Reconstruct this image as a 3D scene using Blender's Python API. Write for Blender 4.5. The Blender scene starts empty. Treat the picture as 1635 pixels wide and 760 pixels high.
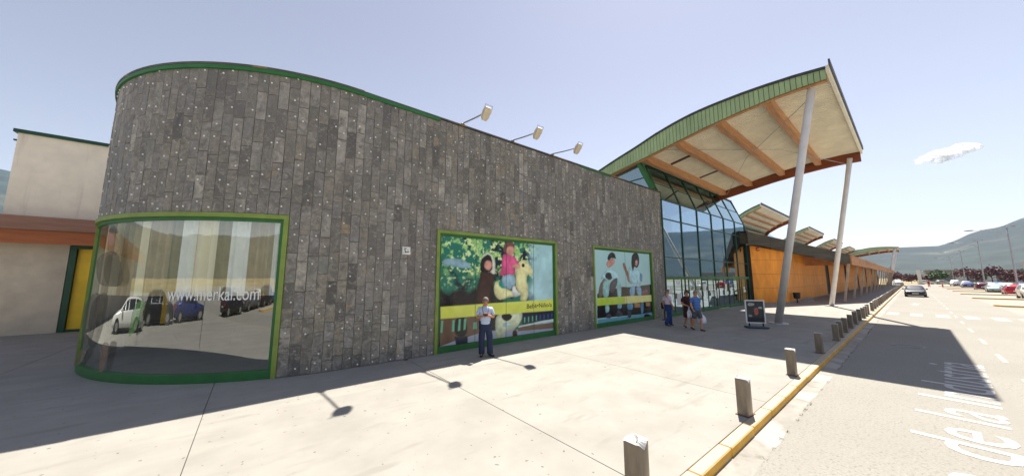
import bpy, bmesh, math, random
from mathutils import Vector, Matrix
random.seed(7)
R = math.radians
scene = bpy.context.scene
COL = scene.collection

# ------------------------------------------------------------------ camera
cam_data = bpy.data.cameras.new('camera')
cam_data.sensor_fit = 'HORIZONTAL'
cam_data.sensor_width = 36.0
cam_data.lens = 11.23
cam_data.clip_start = 0.05
cam_data.clip_end = 30000
cam = bpy.data.objects.new('camera', cam_data)
COL.objects.link(cam)
CAM = Vector((0, 0, 2.45))
cam.location = CAM
cam.rotation_euler = (R(90 + 7.042), 0, R(51.26 - 90))
scene.camera = cam

# ------------------------------------------------------------------ sky, sun, exposure
SUN_DIR = Vector((0.526, 0.19, 1.0)).normalized()
world = bpy.data.worlds.new('World')
scene.world = world
world.use_nodes = True
wt = world.node_tree
wt.nodes.clear()
sky = wt.nodes.new('ShaderNodeTexSky')
sky.sky_type = 'NISHITA'
sky.sun_disc = False
sky.sun_elevation = math.asin(SUN_DIR.z)
sky.sun_rotation = math.atan2(SUN_DIR.x, SUN_DIR.y)
sky.altitude = 400
sky.air_density = 1.3
sky.dust_density = 0.3
sky.ozone_density = 1.2
bg = wt.nodes.new('ShaderNodeBackground')
bg.inputs['Strength'].default_value = 0.063
wo = wt.nodes.new('ShaderNodeOutputWorld')
hsv = wt.nodes.new('ShaderNodeHueSaturation')      # the same paler, slightly warmer air all over the sky
hsv.inputs['Saturation'].default_value = 0.60
wt.links.new(sky.outputs[0], hsv.inputs['Color'])
warm = wt.nodes.new('ShaderNodeMix'); warm.data_type = 'RGBA'; warm.blend_type = 'MULTIPLY'
warm.inputs['Factor'].default_value = 1.0
warm.inputs['B'].default_value = (1.07, 0.97, 0.985, 1)
wt.links.new(hsv.outputs[0], warm.inputs['A'])
wt.links.new(warm.outputs['Result'], bg.inputs['Color'])
wt.links.new(bg.outputs[0], wo.inputs['Surface'])

sun_data = bpy.data.lights.new('sun', 'SUN')
sun_data.energy = 5.0
sun_data.angle = R(0.5)
sun_data.color = (1.0, 0.93, 0.81)
sun = bpy.data.objects.new('sun', sun_data)
COL.objects.link(sun)
sun.rotation_euler = SUN_DIR.to_track_quat('Z', 'Y').to_euler()
sun.location = SUN_DIR * 100

vs = scene.view_settings
vs.view_transform = 'Standard'
vs.look = 'None'
vs.gamma = 1.0
vs.use_curve_mapping = False
vs.exposure = 1.2
scene.render.engine = 'CYCLES'
scene.cycles.max_bounces = 10
scene.cycles.volume_bounces = 6
scene.cycles.transparent_max_bounces = 12

# ------------------------------------------------------------------ materials
MATS = {}
def lin(r, g, b):
    f = lambda c: c / 12.92 if c <= 0.04045 else ((c + 0.055) / 1.055) ** 2.4
    return (f(r / 255), f(g / 255), f(b / 255))
def mat(name, col, rough=0.7, metal=0.0, var=0.12, scale=4.0, bump=0.0, bscale=40.0, col2=None, var2=0.0, scale2=0.6,
        spec=0.5, objvar=0.0, stretch=(1, 1, 1), emit=None, coord='Object'):
    """principled material: colour broken up by two noises, optional relief, optional difference from object to object"""
    if name in MATS: return MATS[name]
    m = bpy.data.materials.new(name); m.use_nodes = True
    nt = m.node_tree; N = nt.nodes; L = nt.links
    p = N['Principled BSDF']
    p.inputs['Roughness'].default_value = rough
    p.inputs['Metallic'].default_value = metal
    p.inputs['Specular IOR Level'].default_value = spec
    tc = N.new('ShaderNodeTexCoord'); mp = N.new('ShaderNodeMapping')
    mp.inputs['Scale'].default_value = stretch
    L.new(tc.outputs[coord], mp.inputs['Vector'])
    n1 = N.new('ShaderNodeTexNoise'); n1.inputs['Scale'].default_value = scale; n1.inputs['Detail'].default_value = 6
    n1.inputs['Roughness'].default_value = 0.62
    L.new(mp.outputs[0], n1.inputs['Vector'])
    mix = N.new('ShaderNodeMix'); mix.data_type = 'RGBA'
    c = col; d = col2 if col2 else tuple(max(0, x * (1 - 2.2 * var)) for x in col)
    u = col if col2 else tuple(min(1, x * (1 + 1.6 * var)) for x in col)
    mix.inputs['A'].default_value = (*d, 1); mix.inputs['B'].default_value = (*u, 1)
    mr = N.new('ShaderNodeMapRange'); mr.inputs['From Min'].default_value = 0.3; mr.inputs['From Max'].default_value = 0.7
    L.new(n1.outputs['Fac'], mr.inputs['Value']); L.new(mr.outputs[0], mix.inputs['Factor'])
    out = mix.outputs['Result']
    if var2 or objvar:
        hs = N.new('ShaderNodeHueSaturation')
        L.new(out, hs.inputs['Color'])
        acc = None
        if var2:
            n2 = N.new('ShaderNodeTexNoise'); n2.inputs['Scale'].default_value = scale2; n2.inputs['Detail'].default_value = 4
            L.new(mp.outputs[0], n2.inputs['Vector'])
            m2 = N.new('ShaderNodeMapRange'); m2.inputs['From Min'].default_value = 0.3; m2.inputs['From Max'].default_value = 0.7
            m2.inputs['To Min'].default_value = 1 - var2; m2.inputs['To Max'].default_value = 1 + var2
            L.new(n2.outputs['Fac'], m2.inputs['Value']); acc = m2.outputs[0]
        if objvar:
            oi = N.new('ShaderNodeObjectInfo'); ge = N.new('ShaderNodeNewGeometry')
            ad = N.new('ShaderNodeMath'); ad.operation = 'ADD'
            L.new(oi.outputs['Random'], ad.inputs[0]); L.new(ge.outputs['Random Per Island'], ad.inputs[1])
            fr = N.new('ShaderNodeMath'); fr.operation = 'FRACT'; L.new(ad.outputs[0], fr.inputs[0])
            m3 = N.new('ShaderNodeMapRange'); m3.inputs['To Min'].default_value = 1 - objvar; m3.inputs['To Max'].default_value = 1 + objvar
            L.new(fr.outputs[0], m3.inputs['Value'])
            if acc:
                mu = N.new('ShaderNodeMath'); mu.operation = 'MULTIPLY'
                L.new(acc, mu.inputs[0]); L.new(m3.outputs[0], mu.inputs[1]); acc = mu.outputs[0]
            else: acc = m3.outputs[0]
        L.new(acc, hs.inputs['Value']); out = hs.outputs[0]
    L.new(out, p.inputs['Base Color'])
    if bump:
        nb = N.new('ShaderNodeTexNoise'); nb.inputs['Scale'].default_value = bscale; nb.inputs['Detail'].default_value = 5
        L.new(mp.outputs[0], nb.inputs['Vector'])
        b = N.new('ShaderNodeBump'); b.inputs['Strength'].default_value = bump; b.inputs['Distance'].default_value = 0.02
        L.new(nb.outputs['Fac'], b.inputs['Height']); L.new(b.outputs[0], p.inputs['Normal'])
    if emit:
        p.inputs['Emission Color'].default_value = (*emit[:3], 1); p.inputs['Emission Strength'].default_value = emit[3]
    MATS[name] = m
    return m
def glass(name, tint=(0.55, 0.62, 0.6), refl=0.25, rough=0.0, wav=0.0, gl=(0.92, 0.97, 0.97)):
    """coated pane: part mirror, part see-through, more mirror towards grazing (Fresnel)"""
    if name in MATS: return MATS[name]
    m = bpy.data.materials.new(name); m.use_nodes = True
    nt = m.node_tree; N = nt.nodes; L = nt.links
    N.remove(N['Principled BSDF'])
    t = N.new('ShaderNodeBsdfTransparent'); t.inputs['Color'].default_value = (*tint, 1)
    g = N.new('ShaderNodeBsdfGlossy'); g.inputs['Roughness'].default_value = rough; g.inputs['Color'].default_value = (*gl, 1)
    lw = N.new('ShaderNodeLayerWeight'); lw.inputs['Blend'].default_value = 0.5      # Schlick's Fresnel term, the same from both sides
    f = N.new('ShaderNodeMath'); f.operation = 'POWER'; f.inputs[1].default_value = 4.0; L.new(lw.outputs['Facing'], f.inputs[0])
    mr = N.new('ShaderNodeMapRange'); mr.inputs['To Min'].default_value = refl; mr.inputs['To Max'].default_value = 1.0
    L.new(f.outputs[0], mr.inputs['Value'])
    mx = N.new('ShaderNodeMixShader')
    L.new(mr.outputs[0], mx.inputs[0]); L.new(t.outputs[0], mx.inputs[1]); L.new(g.outputs[0], mx.inputs[2])
    if wav:
        tc = N.new('ShaderNodeTexCoord'); nb = N.new('ShaderNodeTexNoise'); nb.inputs['Scale'].default_value = 0.8; nb.inputs['Detail'].default_value = 1
        L.new(tc.outputs['Object'], nb.inputs['Vector'])
        b = N.new('ShaderNodeBump'); b.inputs['Strength'].default_value = wav; b.inputs['Distance'].default_value = 0.05
        L.new(nb.outputs['Fac'], b.inputs['Height']); L.new(b.outputs[0], g.inputs['Normal'])
    L.new(mx.outputs[0], N['Material Output'].inputs['Surface'])
    MATS[name] = m
    return m
def brighten(m, name, col, lo, hi, scale, detail=3, coord='Object', stretch=(1, 1, 1)):
    """lay noise-shaped patches of another colour over a mat() material (stains, speckle, clearings)"""
    nt = m.node_tree; N = nt.nodes; L = nt.links
    p = N['Principled BSDF']
    src = p.inputs['Base Color'].links[0].from_socket
    tc = N.new('ShaderNodeTexCoord'); mp = N.new('ShaderNodeMapping'); mp.inputs['Scale'].default_value = stretch
    mp.inputs['Location'].default_value = (len(name) * 3.1, scale * 1.7, 2.2)
    L.new(tc.outputs[coord], mp.inputs[0])
    n = N.new('ShaderNodeTexNoise'); n.inputs['Scale'].default_value = scale; n.inputs['Detail'].default_value = detail
    L.new(mp.outputs[0], n.inputs['Vector'])
    r = N.new('ShaderNodeMapRange'); r.inputs['From Min'].default_value = lo; r.inputs['From Max'].default_value = hi
    L.new(n.outputs['Fac'], r.inputs['Value'])
    x = N.new('ShaderNodeMix'); x.data_type = 'RGBA'
    x.inputs['B'].default_value = (*col, 1)
    L.new(src, x.inputs['A']); L.new(r.outputs[0], x.inputs['Factor']); L.new(x.outputs['Result'], p.inputs['Base Color'])
    return m

# ------------------------------------------------------------------ mesh helpers
class MB:
    def __init__(s): s.v = []; s.f = []
    def add(s, vs, fs):
        o = len(s.v); s.v += [tuple(v) for v in vs]; s.f += [tuple(i + o for i in f) for f in fs]; return s
    def box(s, x0, x1, y0, y1, z0, z1):
        return s.add([(x0,y0,z0),(x1,y0,z0),(x1,y1,z0),(x0,y1,z0),(x0,y0,z1),(x1,y0,z1),(x1,y1,z1),(x0,y1,z1)],
                     [(3,2,1,0),(4,5,6,7),(0,1,5,4),(1,2,6,5),(2,3,7,6),(3,0,4,7)])
    def cham(s, x0, x1, y0, y1, z0, z1, c):
        """box with all edges chamfered"""
        bm = bmesh.new(); bmesh.ops.create_cube(bm, size=1)
        bmesh.ops.scale(bm, vec=(x1-x0, y1-y0, z1-z0), verts=bm.verts)
        bmesh.ops.translate(bm, vec=((x0+x1)/2, (y0+y1)/2, (z0+z1)/2), verts=bm.verts)
        bmesh.ops.bevel(bm, geom=bm.edges[:] , offset=c, segments=1, affect='EDGES')
        bm.verts.index_update()
        s.add([v.co[:] for v in bm.verts], [[v.index for v in f.verts] for f in bm.faces]); bm.free(); return s
    def prism(s, poly, d):
        """poly: list of 3D points, extruded by vector d"""
        n = len(poly); d = Vector(d)
        a = [Vector(p) for p in poly]; b = [p + d for p in a]
        return s.add(a + b, [tuple(range(n))[::-1], tuple(range(n, 2*n))] + [(i, (i+1) % n, n + (i+1) % n, n + i) for i in range(n)])
    def tube(s, pts, r, n=8, cap=True):
        pts = [Vector(p) for p in pts]
        rr = r if isinstance(r, (list, tuple)) else [r] * len(pts)
        rings = []
        ref = None
        for i, p in enumerate(pts):
            t = (pts[min(i+1, len(pts)-1)] - pts[max(i-1, 0)]).normalized()
            if ref is None:
                ref = Vector((0,0,1)) if abs(t.z) < 0.9 else Vector((1,0,0))
            u = t.cross(ref).normalized(); w = t.cross(u).normalized(); ref = -w if False else ref
            rings.append([p + (u*math.cos(2*math.pi*k/n) + w*math.sin(2*math.pi*k/n)) * rr[i] for k in range(n)])
        vs = [v for g in rings for v in g]; fs = []
        for i in range(len(pts)-1):
            for k in range(n):
                fs.append((i*n+k, i*n+(k+1) % n, (i+1)*n+(k+1) % n, (i+1)*n+k))
        if cap: fs += [tuple(range(n))[::-1], tuple(range((len(pts)-1)*n, len(pts)*n))]
        return s.add(vs, fs)
    def beam(s, p, q, w, h, up=(0,0,1)):
        """rectangular bar from p to q"""
        p, q = Vector(p), Vector(q); t = (q-p).normalized(); u = t.cross(Vector(up)).normalized(); v = u.cross(t).normalized()
        c = [(-w/2,-h/2),(w/2,-h/2),(w/2,h/2),(-w/2,h/2)]
        return s.add([p+u*a+v*b for a,b in c] + [q+u*a+v*b for a,b in c], [(3,2,1,0),(4,5,6,7),(0,1,5,4),(1,2,6,5),(2,3,7,6),(3,0,4,7)])
    def loft(s, rings, closed=True, caps=True):
        n = len(rings[0]); vs = [v for g in rings for v in g]; fs = []
        for i in range(len(rings)-1):
            for k in range(n if closed else n-1):
                fs.append((i*n+k, i*n+(k+1) % n, (i+1)*n+(k+1) % n, (i+1)*n+k))
        if caps and closed: fs += [tuple(range(n))[::-1], tuple(range((len(rings)-1)*n, len(rings)*n))]
        return s.add(vs, fs)
    def xf(s, M):
        s.v = [tuple(M @ Vector(v)) for v in s.v]; return s
    def mesh(s, name, m, smooth=False):
        me = bpy.data.meshes.new(name); me.from_pydata(s.v, [], s.f)
        bm = bmesh.new(); bm.from_mesh(me); bmesh.ops.recalc_face_normals(bm, faces=bm.faces); bm.to_mesh(me); bm.free()
        if m: me.materials.append(m)
        if smooth:
            for p in me.polygons: p.use_smooth = True
        return me
    def build(s, name, m, parent=None, smooth=False):
        return link(name, s.mesh(name, m, smooth), parent)
def link(name, me, parent=None):
    o = bpy.data.objects.new(name, me); COL.objects.link(o)
    if parent is not None: o.parent = parent
    return o
def tag(o, label, cat, group=None):
    o['label'] = label; o['category'] = cat
    if group: o['group'] = group
    return o
def struct(o): o['kind'] = 'structure'; return o
def stuff(o): o['kind'] = 'stuff'; return o
def thing(name, label, cat, loc=(0,0,0), rz=0.0, group=None):
    o = bpy.data.objects.new(name, None); COL.objects.link(o)
    o.location = loc; o.rotation_euler = (0, 0, rz); o.empty_display_size = 0.2
    return tag(o, label, cat, group)
def dup(root, loc=None, rz=None, label=None, group=None):
    def cp(o, par):
        c = o.copy(); COL.objects.link(c); c.parent = par
        for ch in KIDS.get(o.name, []): cp(ch, c)
        return c
    c = cp(root, None)
    if loc is not None: c.location = loc
    if rz is not None: c.rotation_euler = (0, 0, rz)
    if label: c['label'] = label
    if group: c['group'] = group
    return c
KIDS = {}
def remember(root):
    """note the children of a finished thing so that copies need no scene-wide search"""
    st = [root]
    while st:
        o = st.pop(); ch = [c for c in COL.objects if c.parent == o]; KIDS[o.name] = ch; st += ch
def text_mesh(s, size=1.0, xs=1.0, bold=0.0):
    cu = bpy.data.curves.new('txt', 'FONT'); cu.body = s; cu.size = size; cu.resolution_u = 3; cu.offset = bold
    o = bpy.data.objects.new('txt', cu); COL.objects.link(o)
    bpy.context.view_layer.update()
    me = bpy.data.meshes.new_from_object(o.evaluated_get(bpy.context.evaluated_depsgraph_get()))
    bpy.data.objects.remove(o); bpy.data.curves.remove(cu)
    for v in me.vertices: v.co.x *= xs
    return me
def text_fit(s, width, height=None, bold=0.0):
    """flat lettering mesh in XY, left edge at 0, baseline at 0, scaled to width (and cap height)"""
    me = text_mesh(s, bold=bold)
    x0 = min(v.co.x for v in me.vertices); x1 = max(v.co.x for v in me.vertices); y1 = max(v.co.y for v in me.vertices)
    k = width / (x1 - x0); ky = height / y1 if height else k
    for v in me.vertices: v.co.x = (v.co.x - x0) * k; v.co.y *= ky
    return me

# ================================================================== THE SETTING
GZ = 0.13                                   # pavement level; the road is at 0
M_conc = mat('pavement_concrete', (0.29, 0.277, 0.255), 0.85, var=0.05, scale=1.3, bump=0.12, bscale=70, var2=0.05, scale2=0.35, objvar=0.02, coord='Object', spec=0.25)
brighten(M_conc, 'stain', (0.25, 0.238, 0.217), 0.60, 0.78, 0.9, 6)
brighten(M_conc, 'speck', (0.13, 0.12, 0.11), 0.745, 0.76, 13.0, 1)
brighten(M_conc, 'scuff', (0.245, 0.233, 0.212), 0.60, 0.70, 2.4, 7, stretch=(0.35, 1.6, 1))
brighten(M_conc, 'wash', (0.33, 0.315, 0.285), 0.56, 0.75, 0.55, 6, stretch=(0.5, 2.2, 1))
M_asph = mat('asphalt', (0.272, 0.26, 0.236), 0.9, var=0.08, scale=38, bump=0.2, bscale=140, var2=0.06, scale2=0.3, spec=0.2)
brighten(M_asph, 'grain', (0.20, 0.19, 0.17), 0.56, 0.66, 26, 3)
brighten(M_asph, 'track', (0.25, 0.238, 0.215), 0.58, 0.75, 0.5, 5, stretch=(0.12, 1.6, 1))
M_park = mat('car_park_asphalt', (0.30, 0.283, 0.255), 0.9, var=0.08, scale=20, var2=0.06, scale2=0.2, spec=0.2)
M_kerb = mat('kerb_yellow_paint', lin(222, 168, 48), 0.65, var=0.08, scale=5, bump=0.15, bscale=60, objvar=0.07)
brighten(M_kerb, 'worn', (0.45, 0.41, 0.30), 0.58, 0.72, 7, 6)
_nt = M_kerb.node_tree; _p = _nt.nodes['Principled BSDF']; _s = _p.inputs['Base Color'].links[0].from_socket
_g = _nt.nodes.new('ShaderNodeNewGeometry'); _x = _nt.nodes.new('ShaderNodeSeparateXYZ'); _nt.links.new(_g.outputs['True Normal'], _x.inputs[0])
_r = _nt.nodes.new('ShaderNodeMapRange'); _r.inputs['From Min'].default_value = .5; _r.inputs['From Max'].default_value = .9; _r.inputs['To Max'].default_value = .9; _nt.links.new(_x.outputs['Z'], _r.inputs['Value'])
_m = _nt.nodes.new('ShaderNodeMix'); _m.data_type = 'RGBA'; _m.inputs['B'].default_value = (.33, .31, .265, 1); _nt.links.new(_r.outputs[0], _m.inputs['Factor']); _nt.links.new(_s, _m.inputs['A']); _nt.links.new(_m.outputs['Result'], _p.inputs['Base Color'])
M_gut = mat('gutter_concrete', (0.265, 0.252, 0.228), 0.85, var=0.1, scale=3, bump=0.3, bscale=50, var2=0.1, scale2=1.2)
brighten(M_gut, 'moss', (0.17, 0.16, 0.13), 0.60, 0.72, 4, 6)
brighten(M_gut, 'patch', (0.33, 0.32, 0.30), 0.52, 0.58, 1.1, 6)
M_joint = mat('joint_dark', (0.10, 0.095, 0.085), 0.9)
M_white = mat('road_paint_white', (0.50, 0.495, 0.475), 0.7, var=0.06, scale=9)
brighten(M_white, 'worn', (0.34, 0.325, 0.30), 0.60, 0.74, 11, 6)
M_faded = mat('road_paint_faded', (0.345, 0.335, 0.312), 0.8, var=0.06, scale=9)
brighten(M_faded, 'worn', (0.28, 0.268, 0.245), 0.5, 0.66, 7, 6)
M_dry = mat('dry_grass_ground', (0.30, 0.235, 0.12), 0.95, var=0.15, scale=0.12, var2=0.25, scale2=0.02)
brighten(M_dry, 'green', (0.12, 0.14, 0.06), 0.5, 0.66, 0.012, 5)

gm = MB(); n = 96
gm.add([(0, 0, -0.06)] + [(rr * math.cos(2*math.pi*k/n), rr * math.sin(2*math.pi*k/n), -0.06) for rr in (400, 9000) for k in range(n)],
       [(0, 1 + k, 1 + (k+1) % n) for k in range(n)] + [(1+k, 1+n+k, 1+n+(k+1) % n, 1+(k+1) % n) for k in range(n)])
struct(gm.build('ground', M_dry))

ROAD_X0, ROAD_X1 = -110, 185
struct(MB().add([(ROAD_X0, -4.2, 0), (ROAD_X1, -4.2, 0), (ROAD_X1, 1.84, 0), (ROAD_X0, 1.84, 0)], [(0, 1, 2, 3)]).build('road', M_asph))
struct(MB().add([(ROAD_X0, -75, 0), (ROAD_X1, -75, 0), (ROAD_X1, -4.2, 0), (ROAD_X0, -4.2, 0)], [(0, 1, 2, 3)]).build('car_park', M_park))

# pavement: a base sheet with cast slabs on it
pv = MB().box(-70, 170, 1.951, 40, -0.05, GZ - 0.012).build('pavement', M_joint); struct(pv)
def slab(x0, x1, y0, y1):
    MB().cham(x0 + 0.005, x1 - 0.005, y0 + 0.004, y1 - 0.004, GZ - 0.10, GZ, 0.004).build('slab', M_conc, pv)
for k in range(-6, 11):
    slab(-0.5 + 4.1*k, -0.5 + 4.1*(k+1), 1.947, 9.2)
slab(44.6, 169, 1.947, 9.2); slab(-69, -25.1, 1.947, 9.2)
for k in range(-3, 2):
    slab(-0.5 + 4.1*k, -0.5 + 4.1*(k+1) if k < 1 else 3.5, 9.2, 16.0)
    slab(-0.5 + 4.1*k, -0.5 + 4.1*(k+1) if k < 1 else 3.5, 16.0, 23.4)
slab(-69, -12.8, 9.2, 40)
slab(3.5, 60, 9.2, 16)

# kerb: one stone after another, 1 m each
kerb = MB().box(ROAD_X0, 170, 1.80, 1.94, -0.1, GZ - 0.05).build('kerb', M_joint); struct(kerb)
kme = MB().cham(0.007, 0.993, 1.785, 1.949, -0.08, GZ + 0.003, 0.014).mesh('kerb_stone', M_kerb)
for x in range(-12, 75):
    o = link('kerb_stone', kme, kerb); o.location = (x + 0.3, random.uniform(-0.004, 0.004), random.uniform(-0.003, 0.002))
MB().box(75.3, 169.5, 1.785, 1.949, -0.08, GZ + 0.003).build('kerb_stone', M_kerb, kerb)
MB().box(ROAD_X0, -11.75, 1.785, 1.949, -0.08, GZ + 0.003).build('kerb_stone', M_kerb, kerb)
g = MB(); xs = [ROAD_X0 + i * 0.25 for i in range(int((170 - ROAD_X0) / 0.25))]
vv = []
for i, x in enumerate(xs):
    w = 1.50 + 0.016 * math.sin(x * 0.9) + random.uniform(-0.014, 0.014)
    vv += [(x, 1.80, 0.012), (x, w, 0.0012)]
g.add(vv, [(2*i, 2*i+1, 2*i+3, 2*i+2) for i in range(len(xs) - 1)])
struct(g.build('gutter', M_gut))

# painted markings
mk = MB()
def mark(x0, x1, y0, y1, z=0.005): mk.add([(x0,y0,z),(x1,y0,z),(x1,y1,z),(x0,y1,z)], [(0,1,2,3)])
for k in range(-6, 34): mark(17.2 + 4.15*k, 18.9 + 4.15*k, -1.50, -1.40)
for y in (1.1, 0.1, -0.95, -2.0, -3.0, -3.9): mark(33.2, 35.6, y - 0.26, y + 0.26)
mk.add([(46.0,-0.05,0.005),(48.2,-0.05,0.005),(48.2,-0.3,0.005),(49.6,0.1,0.005),(48.2,0.5,0.005),(48.2,0.25,0.005),(46.0,0.25,0.005)], [tuple(range(7))])
struct(mk.build('road_markings', M_faded))
# street name lettered along the lane
tm = text_fit('de la Industria', 8.2, 0.98); tm.materials.append(M_white)
o = link('road_lettering', tm); o.location = (7.88, -0.70, 0.0055); o.rotation_euler = (0, 0, R(-2.0)); struct(o)
tm = text_fit('Calle', 2.75, 0.98); tm.materials.append(M_white)
o = link('road_lettering', tm); o.location = (4.45, -0.60, 0.0055); o.rotation_euler = (0, 0, R(-2.0)); struct(o)

# ------------------------------------------------------------------ hills all round
def ridge(az):
    """skyline elevation in degrees at an azimuth (degrees, 0 along the road)"""
    P = [(-180, 5.2), (-120, 6.0), (-70, 6.4), (-45, 6.6), (-30, 7.2), (-22, 7.0), (-15, 7.3), (-10, 6.4), (-7.2, 5.45), (-5.9, 4.75), (-5.0, 4.62), (-4.1, 4.34),
         (-3.0, 3.75), (-2.1, 3.34), (0.8, 3.42), (6, 3.3), (20, 3.0), (45, 3.2), (75, 4.5), (95, 7.5), (110, 9.9), (120, 9.6), (140, 7.5), (160, 6.0), (180, 5.2)]
    for (a, e), (b, f) in zip(P, P[1:]):
        if a <= az <= b:
            t = (az - a) / (b - a); return e + (f - e) * t
    return 4
def vnoise(x, y):
    def h(i, j):
        n = math.sin(i * 127.1 + j * 311.7) * 43758.5453; return n - math.floor(n)
    i, j = math.floor(x), math.floor(y); u, v = x - i, y - j; u = u*u*(3-2*u); v = v*v*(3-2*v)
    return (h(i,j)*(1-u)+h(i+1,j)*u)*(1-v) + (h(i,j+1)*(1-u)+h(i+1,j+1)*u)*v
M_hill = mat('hill_vegetation', (0.013, 0.024, 0.019), 0.95, var=0.35, scale=0.012, var2=0.3, scale2=0.002)
brighten(M_hill, 'clearing', (0.07, 0.068, 0.042), 0.58, 0.70, 0.0035, 6, stretch=(1, 1, 2.5))
hm = MB(); NA, NR = 720, 26; vv = []
for ia in range(NA):
    az = -180 + 360 * ia / NA
    e = ridge(az); rmax = 3000.0; r0 = 1250.0
    top = rmax * math.tan(R(e))
    for ir in range(NR + 1):
        t = ir / NR; rr = r0 + (rmax - r0) * t if ir <= 22 else rmax + (ir - 22) * 160
        t = min(1, ir / 22); rr = r0 + (rmax - r0) * t + max(0, ir - 22) * 160
        s = t * t * (3 - 2 * t) * 0.55 + t * 0.45
        hgt = top * s
        X, Y = rr * math.cos(R(az)), rr * math.sin(R(az))
        rough = (vnoise(X / 260, Y / 260) - 0.5) * 0.30 + (vnoise(X / 90, Y / 90) - 0.5) * 0.10
        hgt *= 1 + rough * (1 - t ** 3 * 0.85)
        hgt += (vnoise(az * 1.7, 3.3) - 0.5) * 0.02 * top * t
        if ir > 22: hgt *= 1 - (ir - 22) * 0.18
        vv.append((X, Y, hgt - 0.3 + (0 if ir else -4)))
hm.add(vv, [(ia*(NR+1)+ir, ((ia+1) % NA)*(NR+1)+ir, ((ia+1) % NA)*(NR+1)+ir+1, ia*(NR+1)+ir+1) for ia in range(NA) for ir in range(NR)])
struct(hm.build('hills', M_hill, smooth=True))

# ================================================================== SLATE-CLAD SHOP BUILDING
WY, CX0, CR = 9.3, 2.05, 5.6                # straight facade at y = WY; rounded corner of radius CR starts at x = CX0
WX1 = 19.2; WTOP = 7.66
CEN = Vector((CX0, WY + CR, 0))
def wall_pt(s, off=0.0, z=0.0):
    """s < 0 runs round the corner, s > 0 along the straight facade; off > 0 is outwards"""
    if s >= 0: return Vector((CX0 + s, WY - off, z))
    th = -s / CR
    return Vector((CX0 - (CR + off) * math.sin(th), WY + CR - (CR + off) * math.cos(th), z))
def wall_ang(s): return 0.0 if s >= 0 else -(-s / CR)   # rotation about z of the outward frame
S_of = lambda x: x - CX0
T_of = lambda deg: -R(deg) * CR
def slate_material():
    m = bpy.data.materials.new('slate'); m.use_nodes = True; nt = m.node_tree; N = nt.nodes; L = nt.links; p = N['Principled BSDF']
    ge = N.new('ShaderNodeNewGeometry'); oi = N.new('ShaderNodeObjectInfo')
    def math_(op, a, b=None, v=None):
        q = N.new('ShaderNodeMath'); q.operation = op; L.new(a, q.inputs[0])
        if b is not None: L.new(b, q.inputs[1])
        elif v is not None: q.inputs[1].default_value = v
        return q.outputs[0]
    rnd = math_('FRACT', math_('ADD', math_('MULTIPLY', oi.outputs['Random'], v=7.13), math_('MULTIPLY', ge.outputs['Random Per Island'], v=3.7)))
    cmb = N.new('ShaderNodeCombineXYZ'); L.new(math_('MULTIPLY', rnd, v=61.0), cmb.inputs[0]); L.new(math_('MULTIPLY', rnd, v=37.0), cmb.inputs[2])
    va = N.new('ShaderNodeVectorMath'); va.operation = 'ADD'; L.new(ge.outputs['Position'], va.inputs[0]); L.new(cmb.outputs[0], va.inputs[1])
    def noise(sc, det, rough=.6, dist=0.0, src=None):
        n = N.new('ShaderNodeTexNoise'); n.inputs['Scale'].default_value = sc; n.inputs['Detail'].default_value = det; n.inputs['Roughness'].default_value = rough; n.inputs['Distortion'].default_value = dist
        L.new(src or va.outputs[0], n.inputs['Vector']); return n.outputs['Fac']
    def rng(x, a, b, c=0, d=1):
        r = N.new('ShaderNodeMapRange'); L.new(x, r.inputs['Value'])
        for k, v in zip(('From Min', 'From Max', 'To Min', 'To Max'), (a, b, c, d)): r.inputs[k].default_value = v
        return r.outputs[0]
    def mix(f, a, b):
        x = N.new('ShaderNodeMix'); x.data_type = 'RGBA'; L.new(f, x.inputs['Factor'])
        for k, v in (('A', a), ('B', b)):
            if isinstance(v, tuple): x.inputs[k].default_value = (*v, 1)
            else: L.new(v, x.inputs[k])
        return x.outputs['Result']
    ramp = N.new('ShaderNodeValToRGB'); cr = ramp.color_ramp; cols = [(0, (.10, .095, .088)), (.25, (.28, .258, .215)), (.5, (.33, .292, .228)), (.72, (.255, .245, .232)), (.9, (.42, .385, .325)), (1, (.60, .56, .48))]
    while len(cr.elements) < len(cols): cr.elements.new(.5)
    for e, (t, c) in zip(cr.elements, cols): e.position = t; e.color = (*c, 1)
    L.new(rnd, ramp.inputs[0])
    c = mix(rng(noise(3.6, 9, .70, 1.2), .40, .66), ramp.outputs[0], (.135, .125, .108))
    c = mix(rng(noise(9, 9, .7, 1.2), .52, .68, 0, .6), c, (.62, .58, .51))
    c = mix(rng(noise(1.3, 6, .6), .56, .70, 0, .5), c, (.17, .19, .15))
    c = mix(rng(noise(2.1, 6, .6), .62, .72, 0, .6), c, (.46, .33, .18))
    c = mix(rng(noise(.22, 4, .5, 0, ge.outputs['Position']), .40, .66, 0, .45), c, (.215, .205, .205))
    wm = N.new('ShaderNodeMix'); wm.data_type = 'RGBA'; wm.blend_type = 'MULTIPLY'; wm.inputs['Factor'].default_value = 1; wm.inputs['B'].default_value = (.94, .935, .92, 1); L.new(c, wm.inputs['A']); c = wm.outputs['Result']
    L.new(c, p.inputs['Base Color']); p.inputs['Roughness'].default_value = .58; p.inputs['Specular IOR Level'].default_value = .35
    b = N.new('ShaderNodeBump'); b.inputs['Strength'].default_value = .95; b.inputs['Distance'].default_value = .03
    L.new(noise(7, 9, .65, 1.0), b.inputs['Height']); L.new(b.outputs[0], p.inputs['Normal'])
    return m
M_slate = slate_material()
M_backing = mat('wall_backing', (0.34, 0.32, 0.28), 0.9)
M_stud = mat('steel_stud', (0.85, 0.85, 0.83), 0.4, 0.0, var=0.03)
M_green = mat('green_paint', lin(44, 108, 52), 0.5, var=0.08, scale=3, var2=0.08)
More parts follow.
